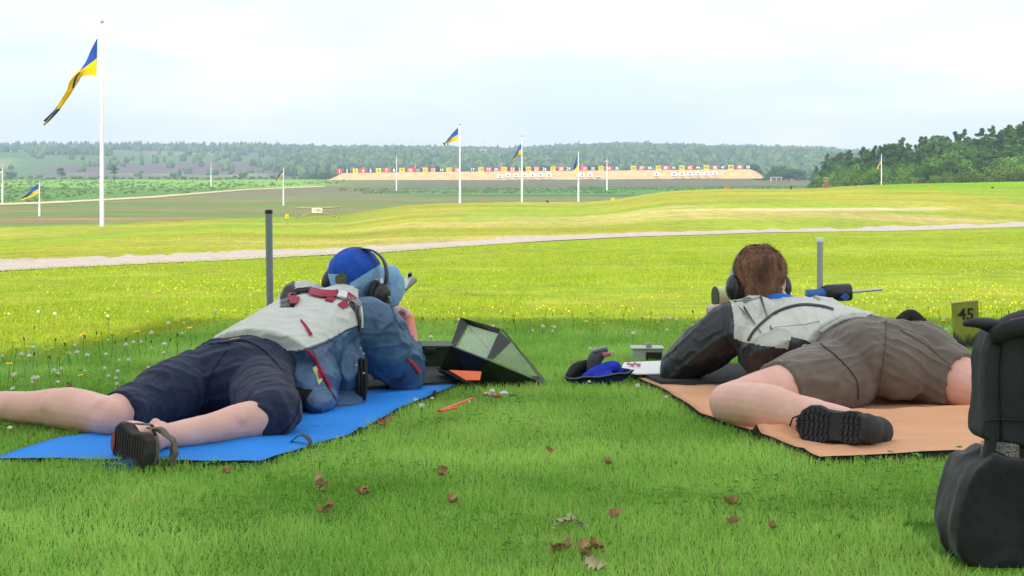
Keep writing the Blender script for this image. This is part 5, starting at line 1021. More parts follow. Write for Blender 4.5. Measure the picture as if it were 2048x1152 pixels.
# shorts
b = MB(); limb(b, [pel + (pel - shm) * .10, pel, pel.lerp(shm, .22), pel.lerp(shm, .32)], [(.180, .112), (.206, .134), (.180, .112), (.150, .090)], ref=up_, seg=30)
b.ell(J(1728, 716, 820), (.120, .13, .118)); b.ell(J(1840, 718, 812), (.128, .125, .118))
hemL = hipL.lerp(kL, .66) + P3(.01, .02, .01); hemR = hipR.lerp(kR, .50)
limb(b, [hipL + P3(.02, .02, .01), hipL.lerp(kL, .34) + P3(.0, 0, .005), hemL], [(.128, .116), (.116, .104), (.098, .084)], round1=False)
limb(b, [hipR + P3(-.02, .02, .01), hipR.lerp(kR, .3), hemR], [(.135, .122), (.120, .108), (.100, .092)], round1=False)
crotch = pel
def dS(c, n):
    q = Vector(c); px, row = proj(q); lft = 1 - float(sstep(1740, 1790, px))
    f1 = (folds(c, (-.85, -.25, -.35), 20, 1.2, 3, warp=.01) + .3 * folds(c, (-.85, -.25, -.45), 36, 1.5, 6, warp=.01)) * lft + (folds(c, (.85, -.1, -.45), 22, 1.4, 8, warp=.01) + .25 * folds(c, (.8, -.1, .5), 34, 1.5, 12, warp=.01)) * (1 - lft)
    crack = -.012 * math.exp(-((px - (1768 + (row - 720) * -.12)) / 16.) ** 2) * float(sstep(640, 690, row)) * (1 - float(sstep(800, 830, row)) * .3)
    return (.0065 * f1 + .006 * nz3(c, 7, 2) + .003 * nz3(c, 22, 5)) * (1 if q.z > .03 else .3) + crack - .004
me = remesh(b, .0055, 5, disp=dS, name='shorts'); shB = me; shorts_b = link_mesh('shorts', me.copy(), khaki, pb, True); bs = bvh_of(me)
m = band(bs, [(1640, 688), (1680, 720), (1712, 760), (1716, 800)], 1.6, .0015); m.build('seam', mat('shorts_seam', (.07, .055, .045), .9), shorts_b, smooth=True)
m = band(bs, [(1772, 640), (1770, 690), (1762, 750), (1752, 810)], 1.4, .0008); m.build('seam', mat('shorts_seam', (.11, .085, .07), .9), shorts_b, smooth=True)
for path in ([(1524, 752), (1560, 775), (1600, 800), (1640, 818)], [(1945, 760), (1925, 790), (1905, 822)], [(1800, 660), (1850, 690), (1900, 730)]):
    m = band(bs, path, 1.3, .0008, .0012); m.build('seam', mat('shorts_seam', (.10, .078, .065), .9), shorts_b, smooth=True)
# jacket
b = MB(); hem = pel.lerp(shm, .26); axb = (shm - pel).normalized()
limb(b, [hem, pel.lerp(shm, .55) + P3(0, 0, .004), pel.lerp(shm, .80) + P3(0, 0, .006), shm + P3(0, .01, .012), shm.lerp(hdB, .24)], [(.205, .128), (.190, .120), (.185, .112), (.155, .098), (.085, .072)], ref=up_, seg=30, round0=False)
limb(b, [shL + P3(.05, 0, .008), shL + P3(-.002, 0, 0), shL.lerp(elL, .5) + P3(0, 0, .006), elL + P3(0, 0, .005)], [.085, .090, .082, .064]); limb(b, [elL + P3(0, 0, .005), elL.lerp(wrL, .5), elL.lerp(wrL, .88)], [.064, .056, .044], round1=False)
limb(b, [shR + P3(-.04, 0, 0), shR, shR.lerp(elR, .5), elR], [.085, .082, .070, .06]); limb(b, [elR, elR.lerp(wrR, .88)], [.058, .042], round1=False)
b.ell(J(1552, 690, 795), (.115, .12, .095)); b.ell(J(1528, 715, 790), (.085, .10, .07)); b.ell(J(1510, 640, 780), (.09, .10, .085)); b.ell(J(1500, 665, 784), (.075, .10, .08))
def dK(c, n):
    px, row = proj(Vector(c)); low = float(sstep(655, 700, row)); slv = 1 - float(sstep(1450, 1480, px))
    return .006 * folds(c, (-.6, .3, -.6), 17, 3, 7) * (.25 + .75 * max(low, slv)) + .0035 * folds(c, (.2, .9, 0), 24, 4, 2) + .005 * nz3(c, 8, 9) - .003
me = remesh(b, .005, 18, disp=dK, name='jacket'); jb = me
low_y = lambda px: ipl(px, [1465, 1500, 1545, 1590, 1640, 1700, 1800], [676, 687, 694, 700, 706, 712, 740])
arm_x = lambda row: ipl(row, [560, 600, 625, 650, 680, 720], [1440, 1461, 1466, 1469, 1467, 1466])
def mK(c, n):
    px, row = proj(c)
    if row < low_y(px) and px > arm_x(row) and c.y < 5.72: return 0
    return 1
mat_by(me, mK); jacket_b = link_mesh('jacket', me.copy(), [mat('cream_leather', (.60, .60, .54), .6, var=.05, scale=12, bump=.25, bscale=400), blk_leather, inner_b], pb, True); bk = bvh_of(me)
m = band(bk, [(1497, 683), (1508, 664), (1530, 642), (1560, 622), (1600, 611), (1640, 613), (1668, 620)], (4, 3.5), .003); m.build('piping', stitch, jacket_b, smooth=True)
m = band(bk, [(1466, 602), (1500, 600), (1530, 590), (1560, 580), (1600, 582), (1640, 600)], 3, .003); m.build('seam', mat('cream_seam', (.45, .45, .40), .8), jacket_b, smooth=True)
q0, n0 = on(bk, 1497, 603, .006); m = MB(); m.tube([q0 + P3(.016 * math.cos(q), .004, .008 * math.sin(q)) for q in np.linspace(0, 2 * math.pi, 17)], .0032, seg=8, cap=False); m.build('loop', grey_web, jacket_b, smooth=True)
m = patch(bk, [(1578, 682), (1590, 678), (1614, 682), (1622, 690), (1596, 698), (1582, 700)], .006, .012); m.build('pocket_flap', blk_leather, jacket_b, smooth=True)
# collar
m = MB(); cc = shm.lerp(hdB, .42); rc_ = []
for i in range(25): q = i / 24 * math.pi * 2; rc_.append(cc + sB * math.cos(q) * .074 + fB * math.sin(q) * .070 + uB * (.004 + .012 * -math.sin(q)))
m.tube(rc_, [(.006, .020)] * 25, seg=10, cap=False, ref=uB); m.build('collar', mat('blue_collar', (.02, .17, .62), .8), pb, smooth=True)
m = MB(); rc2 = [p - uB * .020 + (p - cc) * .14 for p in rc_]; m.tube(rc2, [(.008, .018)] * 25, seg=10, cap=False, ref=uB); m.build('jacket_collar', canvas_w, jacket_b, smooth=True)
# loose dark corner of the jacket over the far hip, and raised hem edge
m = band(bk, [(1640, 664), (1665, 648), (1692, 636), (1740, 633), (1790, 641)], 7, .004, .002); m.build('hem_edge', mat('hem_cream', (.62, .62, .57), .7), jacket_b, smooth=True)
m = MB(); limb(m, [W(1800, 642, 5.02), W(1822, 634, 5.02), W(1845, 650, 5.00), W(1868, 672, 4.98)], [(.012, .018), (.010, .026), (.008, .022), (.005, .010)], seg=10); m.build('jacket_corner', blackr, jacket_b, smooth=True)
earmuffs(pb, hdB - sB * .092 - uB * .028 - fB * .002, hdB + sB * .092 - uB * .022 + fB * .02, hdB + uB * .128 + fB * .035, (1.05, 1.2), sB, fB, uB)
trainer_s = mat('trainer_sole', (.030, .030, .034), .65, var=.25, scale=40, bump=.4, bscale=150); trainer_u = mat('trainer_mesh', (.045, .045, .050), .75, var=.3, scale=120, bump=.5, bscale=700)
hl = W(1736, 848, 4.12); hl.z = .066; tl_ = hl + P3(-.142, .15, -.012); shoe(pb, hl, tl_, (-.34, -.91, .20), [trainer_s, trainer_u], 'trainer', .024, .052)
m = MB(); p = tl_ + P3(-.012, .02, .012); m.tube([p + P3(.01, 0, .01), p + P3(-.012, -.01, .004), p + P3(-.020, -.012, -.018)], .0024, seg=6); m.build('laces', blackr, pb, smooth=True)
h2 = aR + P3(.06, -.03, 0); shoe(pb, h2, h2 + P3(.20, -.08, -.02), (-.1, -.3, 1), [trainer_s, trainer_u], 'trainer', .024, .046)

# rifle of the right shooter
rf = thing('rifle', P3(.80, 5.75, .26), 'target rifle of the shooter on the tan mat, round lime eyeshade beside his cheek', 'rifle', 'target rifles')
ra = P3(.84, 5.70, .285); rb_ = P3(1.03, 6.70, .295); dr = (rb_ - ra).normalized()
m = MB(); m.tube([ra.lerp(rb_, .3), rb_], [.013, .010], seg=14); m.build('barrel', rifle_blk, rf, smooth=True)
m = MB(); m.box(ra.lerp(rb_, .15) + P3(0, 0, -.03), (.045, .50, .07), rot=dr.to_track_quat('Y', 'Z').to_matrix()); m.build('stock', rifle_blue, rf, bevel=.008)
ce = W(1441, 594, 5.70); axd = P3(.97, .22, 0).normalized(); m = MB(); m.tube([ce - axd * .018, ce + axd * .020], .037, seg=28); m.build('eyeshade', lime, rf, sharp=40); m = MB(); m.tube([ce - axd * .0215, ce - axd * .0182], .0385, seg=28); m.build('eyeshade_rim', rifle_blk, rf, sharp=40)
m = MB(); m.tube([ce + axd * .02, ra + P3(0, .10, .0)], .010, seg=10); m.build('sight_arm', rifle_blk, rf)
# ================================================================ kit on the ground
def mat_sheet(left, right, nu, nv, z0, noise_a, seed, fold=None):
    L_ = [gp(*p) for p in left]; R_2 = [gp(*p) for p in right]
    def along(P, v):
        seg = [math.hypot(P[i + 1][0] - P[i][0], P[i + 1][1] - P[i][1]) for i in range(len(P) - 1)]; t_ = v * sum(seg)
        for i, s in enumerate(seg):
            if t_ <= s or i == len(seg) - 1: f = min(1, t_ / s); return (P[i][0] + (P[i + 1][0] - P[i][0]) * f, P[i][1] + (P[i + 1][1] - P[i][1]) * f)
            t_ -= s
    P = []
    for i in range(nv):
        v = i / (nv - 1); a = along(L_, v); c = along(R_2, v); colp = []
        for j in range(nu):
            u = j / (nu - 1); x = a[0] + (c[0] - a[0]) * u; y = a[1] + (c[1] - a[1]) * u; e = min(u, 1 - u, v * 2, (1 - v) * 2); z = z0 + noise_a * (mnoise.noise(Vector((x * 5, y * 3, seed))) + .4 * mnoise.noise(Vector((x * 16, y * 9, seed)))) * (1 if e > .02 else .6) * (1 - .85 * float(sstep(.68, .8, v))) + (fold(x, y, u, v) if fold else 0); colp.append(P3(x, y, max(.006, z)))
        P.append(colp)
    return P
blue_m = mat('blue_mat_cloth', (.03, .26, .80), .75, var=.08, scale=3, bump=.55, bscale=5, spec=.15, dist=.02, stretch=(1, .45, 1)); tan_m = mat('tan_mat_cloth', (.76, .40, .23), .85, var=.08, scale=3, bump=.9, bscale=4.5, spec=.1, dist=.03, stretch=(.6, 2.2, 1)); under = mat('mat_underside', (.02, .02, .022), .9); pad_m = mat('ribbed_pad', (.045, .045, .048), .85, var=.3, scale=200, bump=.8, bscale=260)
ma = thing('shooting_mat', P3(-.75, 5.0, 0), 'bright blue padded mat under the left shooter', 'mat')
P = mat_sheet([(-22, 928), (100, 893), (250, 862), (430, 800), (560, 756)], [(520, 936), (560, 922), (602, 909), (650, 893), (700, 880), (727, 862), (729, 868), (790, 832), (860, 802), (932, 770)], 30, 110, .017, .008, 3, lambda x, y, u, v: .012 * math.exp(-((y - 5.02 - .25 * (u - .5)) / .018) ** 2) * float(sstep(.5, .9, u)))
m = MB(); m.grid(P, m=1, mf=lambda i, j: 0, thick=(0, 0, -.011)); m.build('cover', [blue_m, under], ma, smooth=True, fixn=False)
P = mat_sheet([(500, 806), (560, 756), (590, 744)], [(905, 778), (931, 770), (905, 748)], 24, 30, .027, .0015, 9); m = MB(); m.grid(P, thick=(0, 0, -.010)); m.build('elbow_pad', pad_m, ma, smooth=True, fixn=False)
m = MB(); cr_ = [J(545, 889, 893), J(572, 888, 893), J(586, 880, 895), J(597, 871, 897), J(610, 872, 899), J(620, 884, 902), J(617, 897, 904)]; pts, _ = catmull(cr_, [1] * len(cr_), 5); m.tube(pts, [(.0012, .010)] * len(pts), seg=8, ref=P3(.3, 1, .1)); m.build('strap', mat('strap_grey', (.06, .06, .065), .8), ma, smooth=True)
m = MB(); m.tube([J(205, 938, 940), J(240, 932, 941), J(272, 926, 941)], [(.0015, .012)] * 3, seg=8, ref=P3(0, .3, 1)); m.build('strap', mat('strap_blue', (.04, .09, .20), .8), ma, smooth=True)
mb_ = thing('shooting_mat', P3(1.2, 4.9, 0), 'tan padded mat under the right shooter', 'mat')
def fld(x, y, u, v): 
    c = (y - (4.62 + .05 * math.sin(x * 6))); return .028 * math.exp(-(c / .020) ** 2) * float(sstep(.2, .45, u)) + .020 * math.exp(-((y - 4.30 - .06 * (1 - u)) / .016) ** 2) * (1 - float(sstep(.3, .6, u))) + .006 * math.exp(-(((y - 4.1 + .12 * math.sin(x * 4)) / .03) ** 2))
P = mat_sheet([(1640, 928), (1600, 912), (1560, 897), (1520, 881), (1480, 866), (1440, 852), (1400, 838), (1320, 786), (1262, 760), (1290, 744)], [(2190, 904), (2080, 850), (1950, 790), (1830, 748)], 40, 130, .019, .010, 5, fld)
m = MB(); m.grid(P, m=1, mf=lambda i, j: 0, thick=(0, 0, -.012)); m.build('cover', [tan_m, under], mb_, smooth=True, fixn=False)
P = mat_sheet([(1322, 781), (1270, 757), (1296, 742)], [(1800, 781), (1830, 760), (1830, 746)], 24, 30, .030, .0015, 12); m = MB(); m.grid(P, thick=(0, 0, -.010)); m.build('elbow_pad', pad_m, mb_, smooth=True, fixn=False)

# scope stand posts
def post(px, top, d, r, m_, capm, label, lean=0.0):
    b0 = W(px, 350 + FP * CH / d, d); t_ = thing('scope_stand', b0, label, 'scope stand'); tp_ = W(px, top, d); b1 = b0 + P3(lean, 0, 0)
    m = MB(); m.tube([b1 - P3(0, 0, .02), tp_ - P3(0, 0, .014)], r, seg=20); m.build('rod', m_, t_, sharp=50); m = MB(); m.tube([tp_ - P3(0, 0, .016), tp_ - P3(0, 0, .003), tp_], [r * 1.12, r * 1.12, r * .85], seg=20); m.build('end_cap', capm, t_, sharp=50)
    m = MB()
    for k in range(3): q = k * 2.09 + .5; m.tube([b1 + P3(0, 0, .03), b1 + P3(math.cos(q) * .14, math.sin(q) * .14, .006)], [.008, .006], seg=8)
    m.build('foot', blackr, t_); return t_, b0, tp_
t1, _, _ = post(537.5, 419, 6.15, .0136, mat('grey_tube', (.24, .27, .30), .4, metal=.3), black_pl, 'tall grey scope stand rod with black cap behind the left shooter', .008)
t2, b0, tp_ = post(1640, 475, 5.95, .0112, mat('silver_tube', (.42, .42, .40), .4, metal=.4), white_pl, 'silver scope stand rod with blue clamp and black counterweight beside the right shooter')
d = 5.93; m = MB(); m.tube([W(1612, 590, d), W(1634, 590, d), W(1658, 587, d)], [.021, .0225, .0225], seg=22); m.build('clamp', rifle_blue, t2, sharp=40)
m = MB(); m.tube([W(1634, 600, d), W(1636, 618, d)], .010, seg=10); m.build('clamp_arm', rifle_blue, t2)
m = MB(); m.tube([W(1651, 587, d), W(1653, 586.5, d), W(1699, 584, d), W(1702, 583.8, d)], [.029, .0325, .0325, .029], seg=28); m.build('counterweight', black_pl, t2, sharp=40)
m = MB(); m.tube([W(1700, 584, d), W(1764, 578.5, d)], .0052, seg=12); m.build('crossbar', steel, t2); m = MB(); m.tube([W(1690, 593, d - .03), W(1690, 594, d - .055)], [.013, .011], seg=12); m.box(W(1690, 594, d - .05), (.030, .012, .010)); m.build('thumb_knob', rifle_blue, t2)

# green ammunition case behind the left shooter
case_g = mat('green_case', (.022, .042, .020), .5, var=.2, scale=20); gc = thing('equipment_case', J(850, 748, 748), 'dark green equipment case lying behind the elbow of the left shooter', 'case'); c = J(850, 726, 746)
m = MB(); m.box(P3(c.x - .02, c.y + .08, .045), (.25, .17, .088)); m.build('base', case_g, gc, bevel=.006); m = MB(); m.box(P3(c.x - .02, c.y + .08, .0935), (.258, .178, .012)); m.build('lid', case_g, gc, bevel=.004); m = MB(); m.box(P3(c.x + .02, c.y - .012, .082), (.04, .01, .018)); m.build('latch', black_pl, gc, bevel=.002)

# black and clear wind cover between the mats
clear = bpy.data.materials.new('clear_film'); clear.use_nodes = True; t = clear.node_tree; t.nodes.clear(); o_ = N(t, 'ShaderNodeOutputMaterial'); tb = N(t, 'ShaderNodeBsdfTransparent'); tb.inputs[0].default_value = (.86, .90, .86, 1); gl = N(t, 'ShaderNodeBsdfGlossy', Roughness=.18); gl.inputs['Color'].default_value = (.9, .9, .9, 1); df = N(t, 'ShaderNodeBsdfDiffuse'); df.inputs['Color'].default_value = (.7, .72, .65, 1)
m1 = N(t, 'ShaderNodeMixShader', Fac=.10); m2 = N(t, 'ShaderNodeMixShader', Fac=.18); t.links.new(tb.outputs[0], m1.inputs[1]); t.links.new(gl.outputs[0], m1.inputs[2]); t.links.new(m1.outputs[0], m2.inputs[1]); t.links.new(df.outputs[0], m2.inputs[2]); t.links.new(m2.outputs[0], o_.inputs[0])
blk_sheet = mat('black_vinyl', (.014, .014, .015), .42, var=.3, scale=12, bump=.3, bscale=40, spec=.5)
wc = thing('wind_cover', J(970, 775, 775), 'folded black vinyl cover with clear windows standing open between the mats', 'cover'); A_ = W(921, 635, 5.48); B_ = W(1001, 658, 5.42); C_ = J(1093, 770, 770); D_ = W(901, 692, 5.36); E_ = W(973, 720, 5.30); F_ = J(952, 778, 778); H_ = J(876, 744, 765); G_ = J(1012, 777, 777)
def sheet(name, pts, m_, th=.003, root=wc):
    n = (pts[1] - pts[0]).cross(pts[2] - pts[0]).normalized() * th; m = MB(); m.prism(pts, n); return m.build(name, m_, root)
def frame(name, a, b_, w, m_, root=wc, up=P3(0, -.3, 1)):
    d_ = (b_ - a).normalized(); n = Vector((0, -1, .2)); s = d_.cross(n).normalized() * w; m = MB(); m.prism([a - s * .5, b_ - s * .5, b_ + s * .5, a + s * .5], n * .004); return m.build(name, m_, root)
def taper(name, q, m_): m = MB(); m.prism(q, Vector((0, -.004, .001))); return m.build(name, m_, wc)
sheet('body_panel', [D_, E_, G_, F_, H_], blk_sheet); sheet('body_panel', [E_ + P3(0, .002, 0), C_, G_], blk_sheet)
a2 = W(936, 650, 5.46); b2 = W(997, 667, 5.41); taper('frame', [D_, A_, a2, W(912, 692, 5.35)], blk_sheet); taper('frame', [A_, B_, W(999, 668, 5.415), W(934, 649, 5.47)], blk_sheet); taper('frame', [W(999, 662, 5.40), W(1022, 684, 5.38), W(986, 719, 5.27), W(974, 716, 5.28)], blk_sheet); taper('frame', [B_, W(1006, 659, 5.41), C_ + P3(.004, 0, .006), C_ + P3(-.008, 0, .002)], mat('clear_edge', (.40, .42, .36), .5)); taper('frame', [W(1060, 752, 5.45), W(1076, 752, 5.46), C_, W(1086, 772, 5.42)], blk_sheet)
sheet('window', [W(912, 692, 5.36), W(936, 650, 5.465), W(999, 668, 5.41), W(976, 718, 5.30)], clear, .001); sheet('window', [W(986, 719, 5.28), W(1022, 684, 5.385), W(1006, 662, 5.41), W(1078, 755, 5.46), W(1060, 756, 5.43)], clear, .001)
m = MB(); m.tube([W(937, 652, 5.44), W(982, 704, 5.42), W(984, 716, 5.40)], .0022, seg=7); m.build('stiffener', mat('wood_rod', (.45, .38, .25), .6), wc)
sheet('edge_trim', [D_, D_ + P3(0, -.002, .005), E_ + P3(0, -.002, .005), E_], mat('pale_trim', (.42, .42, .38), .6)); sheet('edge_trim', [E_, E_ + P3(0, -.003, .004), C_ + P3(0, -.003, .004), C_], mat('pale_trim', (.42, .42, .38), .6))
m = MB(); m.prism([W(898, 741, 5.18), W(963, 744, 5.16), W(960, 761, 5.05), W(932, 761, 5.06)], P3(0, -.001, .002)); tag(m.build('orange_card', mat('orange_card', (.80, .12, .02), .55), loc=W(930, 755, 5.1)), 'orange card resting on the black flap of the wind cover', 'card')
fl = MB(); fl.prism([J(872, 738, 765), J(884, 742, 778), J(950, 776, 784), J(955, 764, 775), J(905, 750, 765)], P3(0, 0, .006)); fl.build('flap', mat('grey_vinyl', (.05, .05, .052), .6), wc)

# open pouch with blue lining, glove and rangefinder
po = thing('pouch', J(1200, 772, 772), 'open dark pouch with blue lining lying left of the tan mat', 'pouch'); c = J(1198, 768, 770); navy_l = mat('blue_lining', (.018, .03, .20), .8); grey_f = mat('grey_fabric', (.14, .15, .18), .8, var=.2, scale=60)
P = []
for i in range(25):
    a = i / 24 * 2 * math.pi; colp = []
    for j in range(8):
        f = j / 7; rx = .118 * (.35 + .65 * f); ry = .062 * (.35 + .65 * f); lift = .004 + f ** 2 * (.034 + .050 * max(0, math.sin(a)) * max(0, -math.cos(a) * .6 + .5) + .012 * math.cos(a)); colp.append(P3(c.x + math.cos(a) * rx + .004 * math.sin(a * 5), c.y + math.sin(a) * ry, lift + .003 * math.sin(a * 7 + f * 3)))
    P.append(colp)
m = MB(); m.grid(P, m=1, mf=lambda i, j: 0, thick=(0, 0, -.003)); m.build('shell', [navy_l, grey_f], po, smooth=True, fixn=False); m = MB(); m.tube([P[i][7] for i in range(25)], .0028, seg=7, cap=False); m.build('rim', grey_f, po, smooth=True)
m = MB(); limb(m, [c + P3(-.10, .015, .02), c + P3(-.075, .04, .045), c + P3(-.03, .05, .062)], [(.014, .022), (.018, .026), (.012, .02)]); m.build('padded_wall', blackr, po, smooth=True)
g_ = MB(); limb(g_, [c + P3(-.045, -.02, .028), c + P3(.0, -.01, .045), c + P3(.05, .01, .058), c + P3(.07, .01, .045)], [(.016, .014), (.026, .022), (.024, .022), (.016, .014)])
for k in range(4): limb(g_, [c + P3(-.01 + .016 * k, -.03, .04), c + P3(-.014 + .016 * k, -.045, .026)], [.009, .007], seg=10)
me = remesh(g_, .003, 3, name='glove'); bl_glove = link_mesh('glove', me, mat('blue_glove', (.02, .05, .55), .8, bump=.4, bscale=400), None, True, loc=c); tag(bl_glove, 'crumpled royal blue glove with pale print lying in the open pouch', 'glove')
bvg = bvh_of(me.copy() if False else me); 
m = MB()
for k, px in enumerate((1200, 1208, 1216)): q, n = (J(px, 747 + (k % 2) * 3, 765), Vector((0, -.9, .3))); m.box(q + n * .012, (.007, .002, .013), rot=Euler((.3, .3 * (k - 1), 0)).to_matrix())
m.build('print', white_pl, bl_glove)
rg_o = thing('rangefinder', c + P3(.0, .03, .05), 'grey handheld gadget with pink end leaning out of the pouch', 'gadget'); m = MB(); limb(m, [c + P3(-.018, .02, .045), c + P3(-.012, .02, .085), c + P3(.015, .015, .107)], [(.020, .024), (.024, .026), (.018, .018)]); m.build('body', mat('gadget_grey', (.08, .085, .10), .45), rg_o, smooth=True)
m = MB(); m.box(c + P3(.004, .012, .118), (.050, .030, .010), rot=Euler((0, -.25, 0)).to_matrix()); m.build('hood', mat('gadget_light', (.20, .23, .28), .45), rg_o, bevel=.003); m = MB(); m.tube([c + P3(.012, -.004, .100), c + P3(.040, -.008, .104)], [.009, .007], seg=14); m.build('eyepiece', mat('pink_rubber', (.55, .14, .22), .6), rg_o, smooth=True)

# score card, pink ear plugs, clear tray
m = MB(); m.prism([P3(p.x, p.y, .030 + .01 * k) for k, p in zip((0, 1, 1.3, .3, 0), [J(1240, 745, 762), J(1248, 735, 749), J(1330, 732, 747), J(1340, 750, 768), J(1272, 751, 767)])], P3(0, 0, .004)); tag(m.build('score_card', mat('white_card', (.82, .82, .80), .6), loc=J(1290, 740, 745)), 'white score card lying beside the elbow of the right shooter', 'card')
for k, (px, row) in enumerate([(1262, 729), (1275, 737)]): q = J(px, row - 2, 756); q.z = .048; m = MB(); m.tube([q - P3(.014, 0, -.004), q + P3(-.004, 0, .001), q + P3(.010, 0, -.004)], [.006, .004, .0075], seg=12); tag(m.build('ear_plug', mat('pink_foam', (.75, .28, .38), .7), loc=q, smooth=True), ('left' if k == 0 else 'right') + ' of two pink foam ear plugs on the white score card', 'ear plug', 'pink ear plugs')
tr = thing('plastic_tray', J(1300, 728, 732), 'pale grey plastic tray with dark slot behind the elbow of the right shooter', 'tray'); q = J(1296, 714, 728); gp_ = mat('pale_grey_plastic', (.42, .45, .42), .4); m = MB(); m.box(P3(q.x, q.y + .05, .030), (.115, .10, .050)); m.build('body', gp_, tr, bevel=.004)
m = MB(); m.box(P3(q.x + .022, q.y - .0015, .030), (.060, .006, .030)); m.build('slot', black_pl, tr); m = MB(); m.box(P3(q.x, q.y + .05, .058), (.126, .11, .006)); m.build('lid', gp_, tr, bevel=.002); m = MB(); m.box(P3(q.x + .004, q.y + .01, .070), (.022, .012, .020)); m.build('tab', gp_, tr, bevel=.002)
# orange chamber flags and spent bits
om = mat('orange_plastic', (.80, .10, .02), .4)
m = MB(); m.tube([J(886, 819, 846), J(915, 808, 836), J(943, 797, 826)], [(.007, .003), (.006, .003), (.005, .003)], seg=8); tag(m.build('chamber_flag', om, loc=J(915, 812, 812)), 'long orange plastic strip in the grass below the wind cover', 'strip', 'orange plastic strips'); m = MB(); m.tube([J(878, 822, 848), J(898, 818, 844), J(915, 815, 842)], [(.009, .004), (.007, .003), (.005, .003)], seg=8); tag(m.build('chamber_flag', om, loc=J(895, 820, 820)), 'short orange plastic strip crossing the end of the long one', 'strip', 'orange plastic strips')
brass = mat('brass', (.55, .40, .15), .35, metal=.8); glass_g = mat('grey_clip', (.35, .38, .42), .4)
for k, (px, row, mt_, lb) in enumerate([(975, 800, brass, 'spent brass case at the left of the litter in the grass'), (984, 802, glass_g, 'small grey clip beside the spent case in the grass'), (995, 805, mat('red_bit', (.45, .10, .06), .5), 'small reddish plastic bit in the middle of the litter'), (1008, 799, white_pl, 'small white plastic bit right of the reddish one'), (1026, 802, mat('green_bit', (.16, .30, .12), .5), 'small green plastic bit at the right of the litter')]):
    q = J(px, row, row + 6); q.z = .028; m = MB(); m.tube([q - P3(.012, .004, 0), q + P3(0, 0, .003), q + P3(.012, -.003, 0)], [.006, .0065, .004], seg=10); m.box(q + P3(.004, 0, .006), (.008, .006, .006)); tag(m.build('litter', mt_, loc=q), lb, 'litter', 'small litter in the grass')

# firing point marker 45
d = FP * CH / (697 - 350); mk = thing('lane_marker', W(1935, 697, d), 'upright yellow wooden board stencilled 45, mossy and blackened at its foot', 'marker')
my = bpy.data.materials.new('mossy_yellow'); my.use_nodes = True; t = my.node_tree; b = t.nodes['Principled BSDF']; b.inputs['Roughness'].default_value = .8; tcn = N(t, 'ShaderNodeTexCoord'); n1_ = N(t, 'ShaderNodeTexNoise', Scale=22.0, Detail=6.0); mpn = N(t, 'ShaderNodeMapping'); mpn.inputs['Scale'].default_value = (2.2, 2.2, .5); t.links.new(tcn.outputs['Object'], mpn.inputs['Vector']); t.links.new(mpn.outputs[0], n1_.inputs['Vector'])
cr = N(t, 'ShaderNodeValToRGB'); t.links.new(n1_.outputs['Fac'], cr.inputs['Fac']); cr.color_ramp.elements[0].position = .3; cr.color_ramp.elements[0].color = (.20, .22, .03, 1); cr.color_ramp.elements[1].position = .7; cr.color_ramp.elements[1].color = (.36, .34, .05, 1)
sp = N(t, 'ShaderNodeSeparateXYZ'); t.links.new(tcn.outputs['Object'], sp.inputs[0]); ad = N(t, 'ShaderNodeMath', operation='MULTIPLY_ADD'); ad.inputs[1].default_value = -.13; t.links.new(n1_.outputs['Fac'], ad.inputs[0]); t.links.new(sp.outputs['Z'], ad.inputs[2]); mr = N(t, 'ShaderNodeMapRange'); mr.inputs['From Min'].default_value = -.030; mr.inputs['From Max'].default_value = .0; t.links.new(ad.outputs[0], mr.inputs['Value'])
mxn = N(t, 'ShaderNodeMixRGB'); mxn.inputs['Color1'].default_value = (.035, .035, .028, 1); t.links.new(mr.outputs[0], mxn.inputs['Fac']); t.links.new(cr.outputs[0], mxn.inputs['Color2']); t.links.new(mxn.outputs[0], b.inputs['Base Color'])
Q = [W(1909, 700, d), W(1962, 700, d), W(1956.5, 602, d), W(1904, 608, d)]; m = MB(); m.prism(Q, P3(.004, .030, 0)); bo = m.build('board', my, mk, bevel=.002)
put_text('number', '45', .068, Q[0].lerp(Q[2], .5) + P3(-.001, -.002, .045), mat('stencil_black', (.025, .03, .02), .8), mk, ext=.0006, sx=1.0)
m = MB(); m.box(Q[2].lerp(Q[3], .5) + P3(.001, .015, .003), (.110, .034, .005), rot=Euler((0, -.105, 0)).to_matrix()); m.build('top_edge', mat('sunlit_yellow', (.62, .52, .12), .8), mk)  # paler cap strip, sunlight on the top edge put into its colour

# backpack at the right edge
bp_ = thing('backpack', P3(.98, 3.05, 0), 'black backpack seat with bulging side pocket cut by the right edge', 'backpack'); nyl = mat('black_nylon', (.016, .016, .018), .6, var=.35, scale=14, bump=.6, bscale=16, sheen=.15, dist=.012); nyl2 = mat('charcoal_nylon', (.034, .034, .040), .7, var=.3, scale=10, bump=.6, bscale=900, dist=.001)
def rbox(m, c, s, r):
    hx, hy, hz_ = s[0] / 2 - r, s[1] / 2 - r, s[2] / 2 - r; m.box(c, (s[0] - 2 * r, s[1] - 2 * r, s[2])); m.box(c, (s[0], s[1] - 2 * r, s[2] - 2 * r)); m.box(c, (s[0] - 2 * r, s[1], s[2] - 2 * r))
    for a in (-1, 1):
        for e in (-1, 1):
            m.tube([Vector(c) + P3(a * hx, e * hy, -hz_), Vector(c) + P3(a * hx, e * hy, hz_)], r, seg=14); m.tube([Vector(c) + P3(a * hx, -hy, e * hz_), Vector(c) + P3(a * hx, hy, e * hz_)], r, seg=14); m.tube([Vector(c) + P3(-hx, a * hy, e * hz_), Vector(c) + P3(hx, a * hy, e * hz_)], r, seg=14)
            for g in (-1, 1): m.ell(Vector(c) + P3(a * hx, e * hy, g * hz_), (r, r, r), seg=14, rings=10)
dB = lambda c, n: .004 * folds(c, (.2, 0, 1), 12, 3, 4) + .004 * nz3(c, 9, 3) + .0012 * nz3(c, 40, 3)
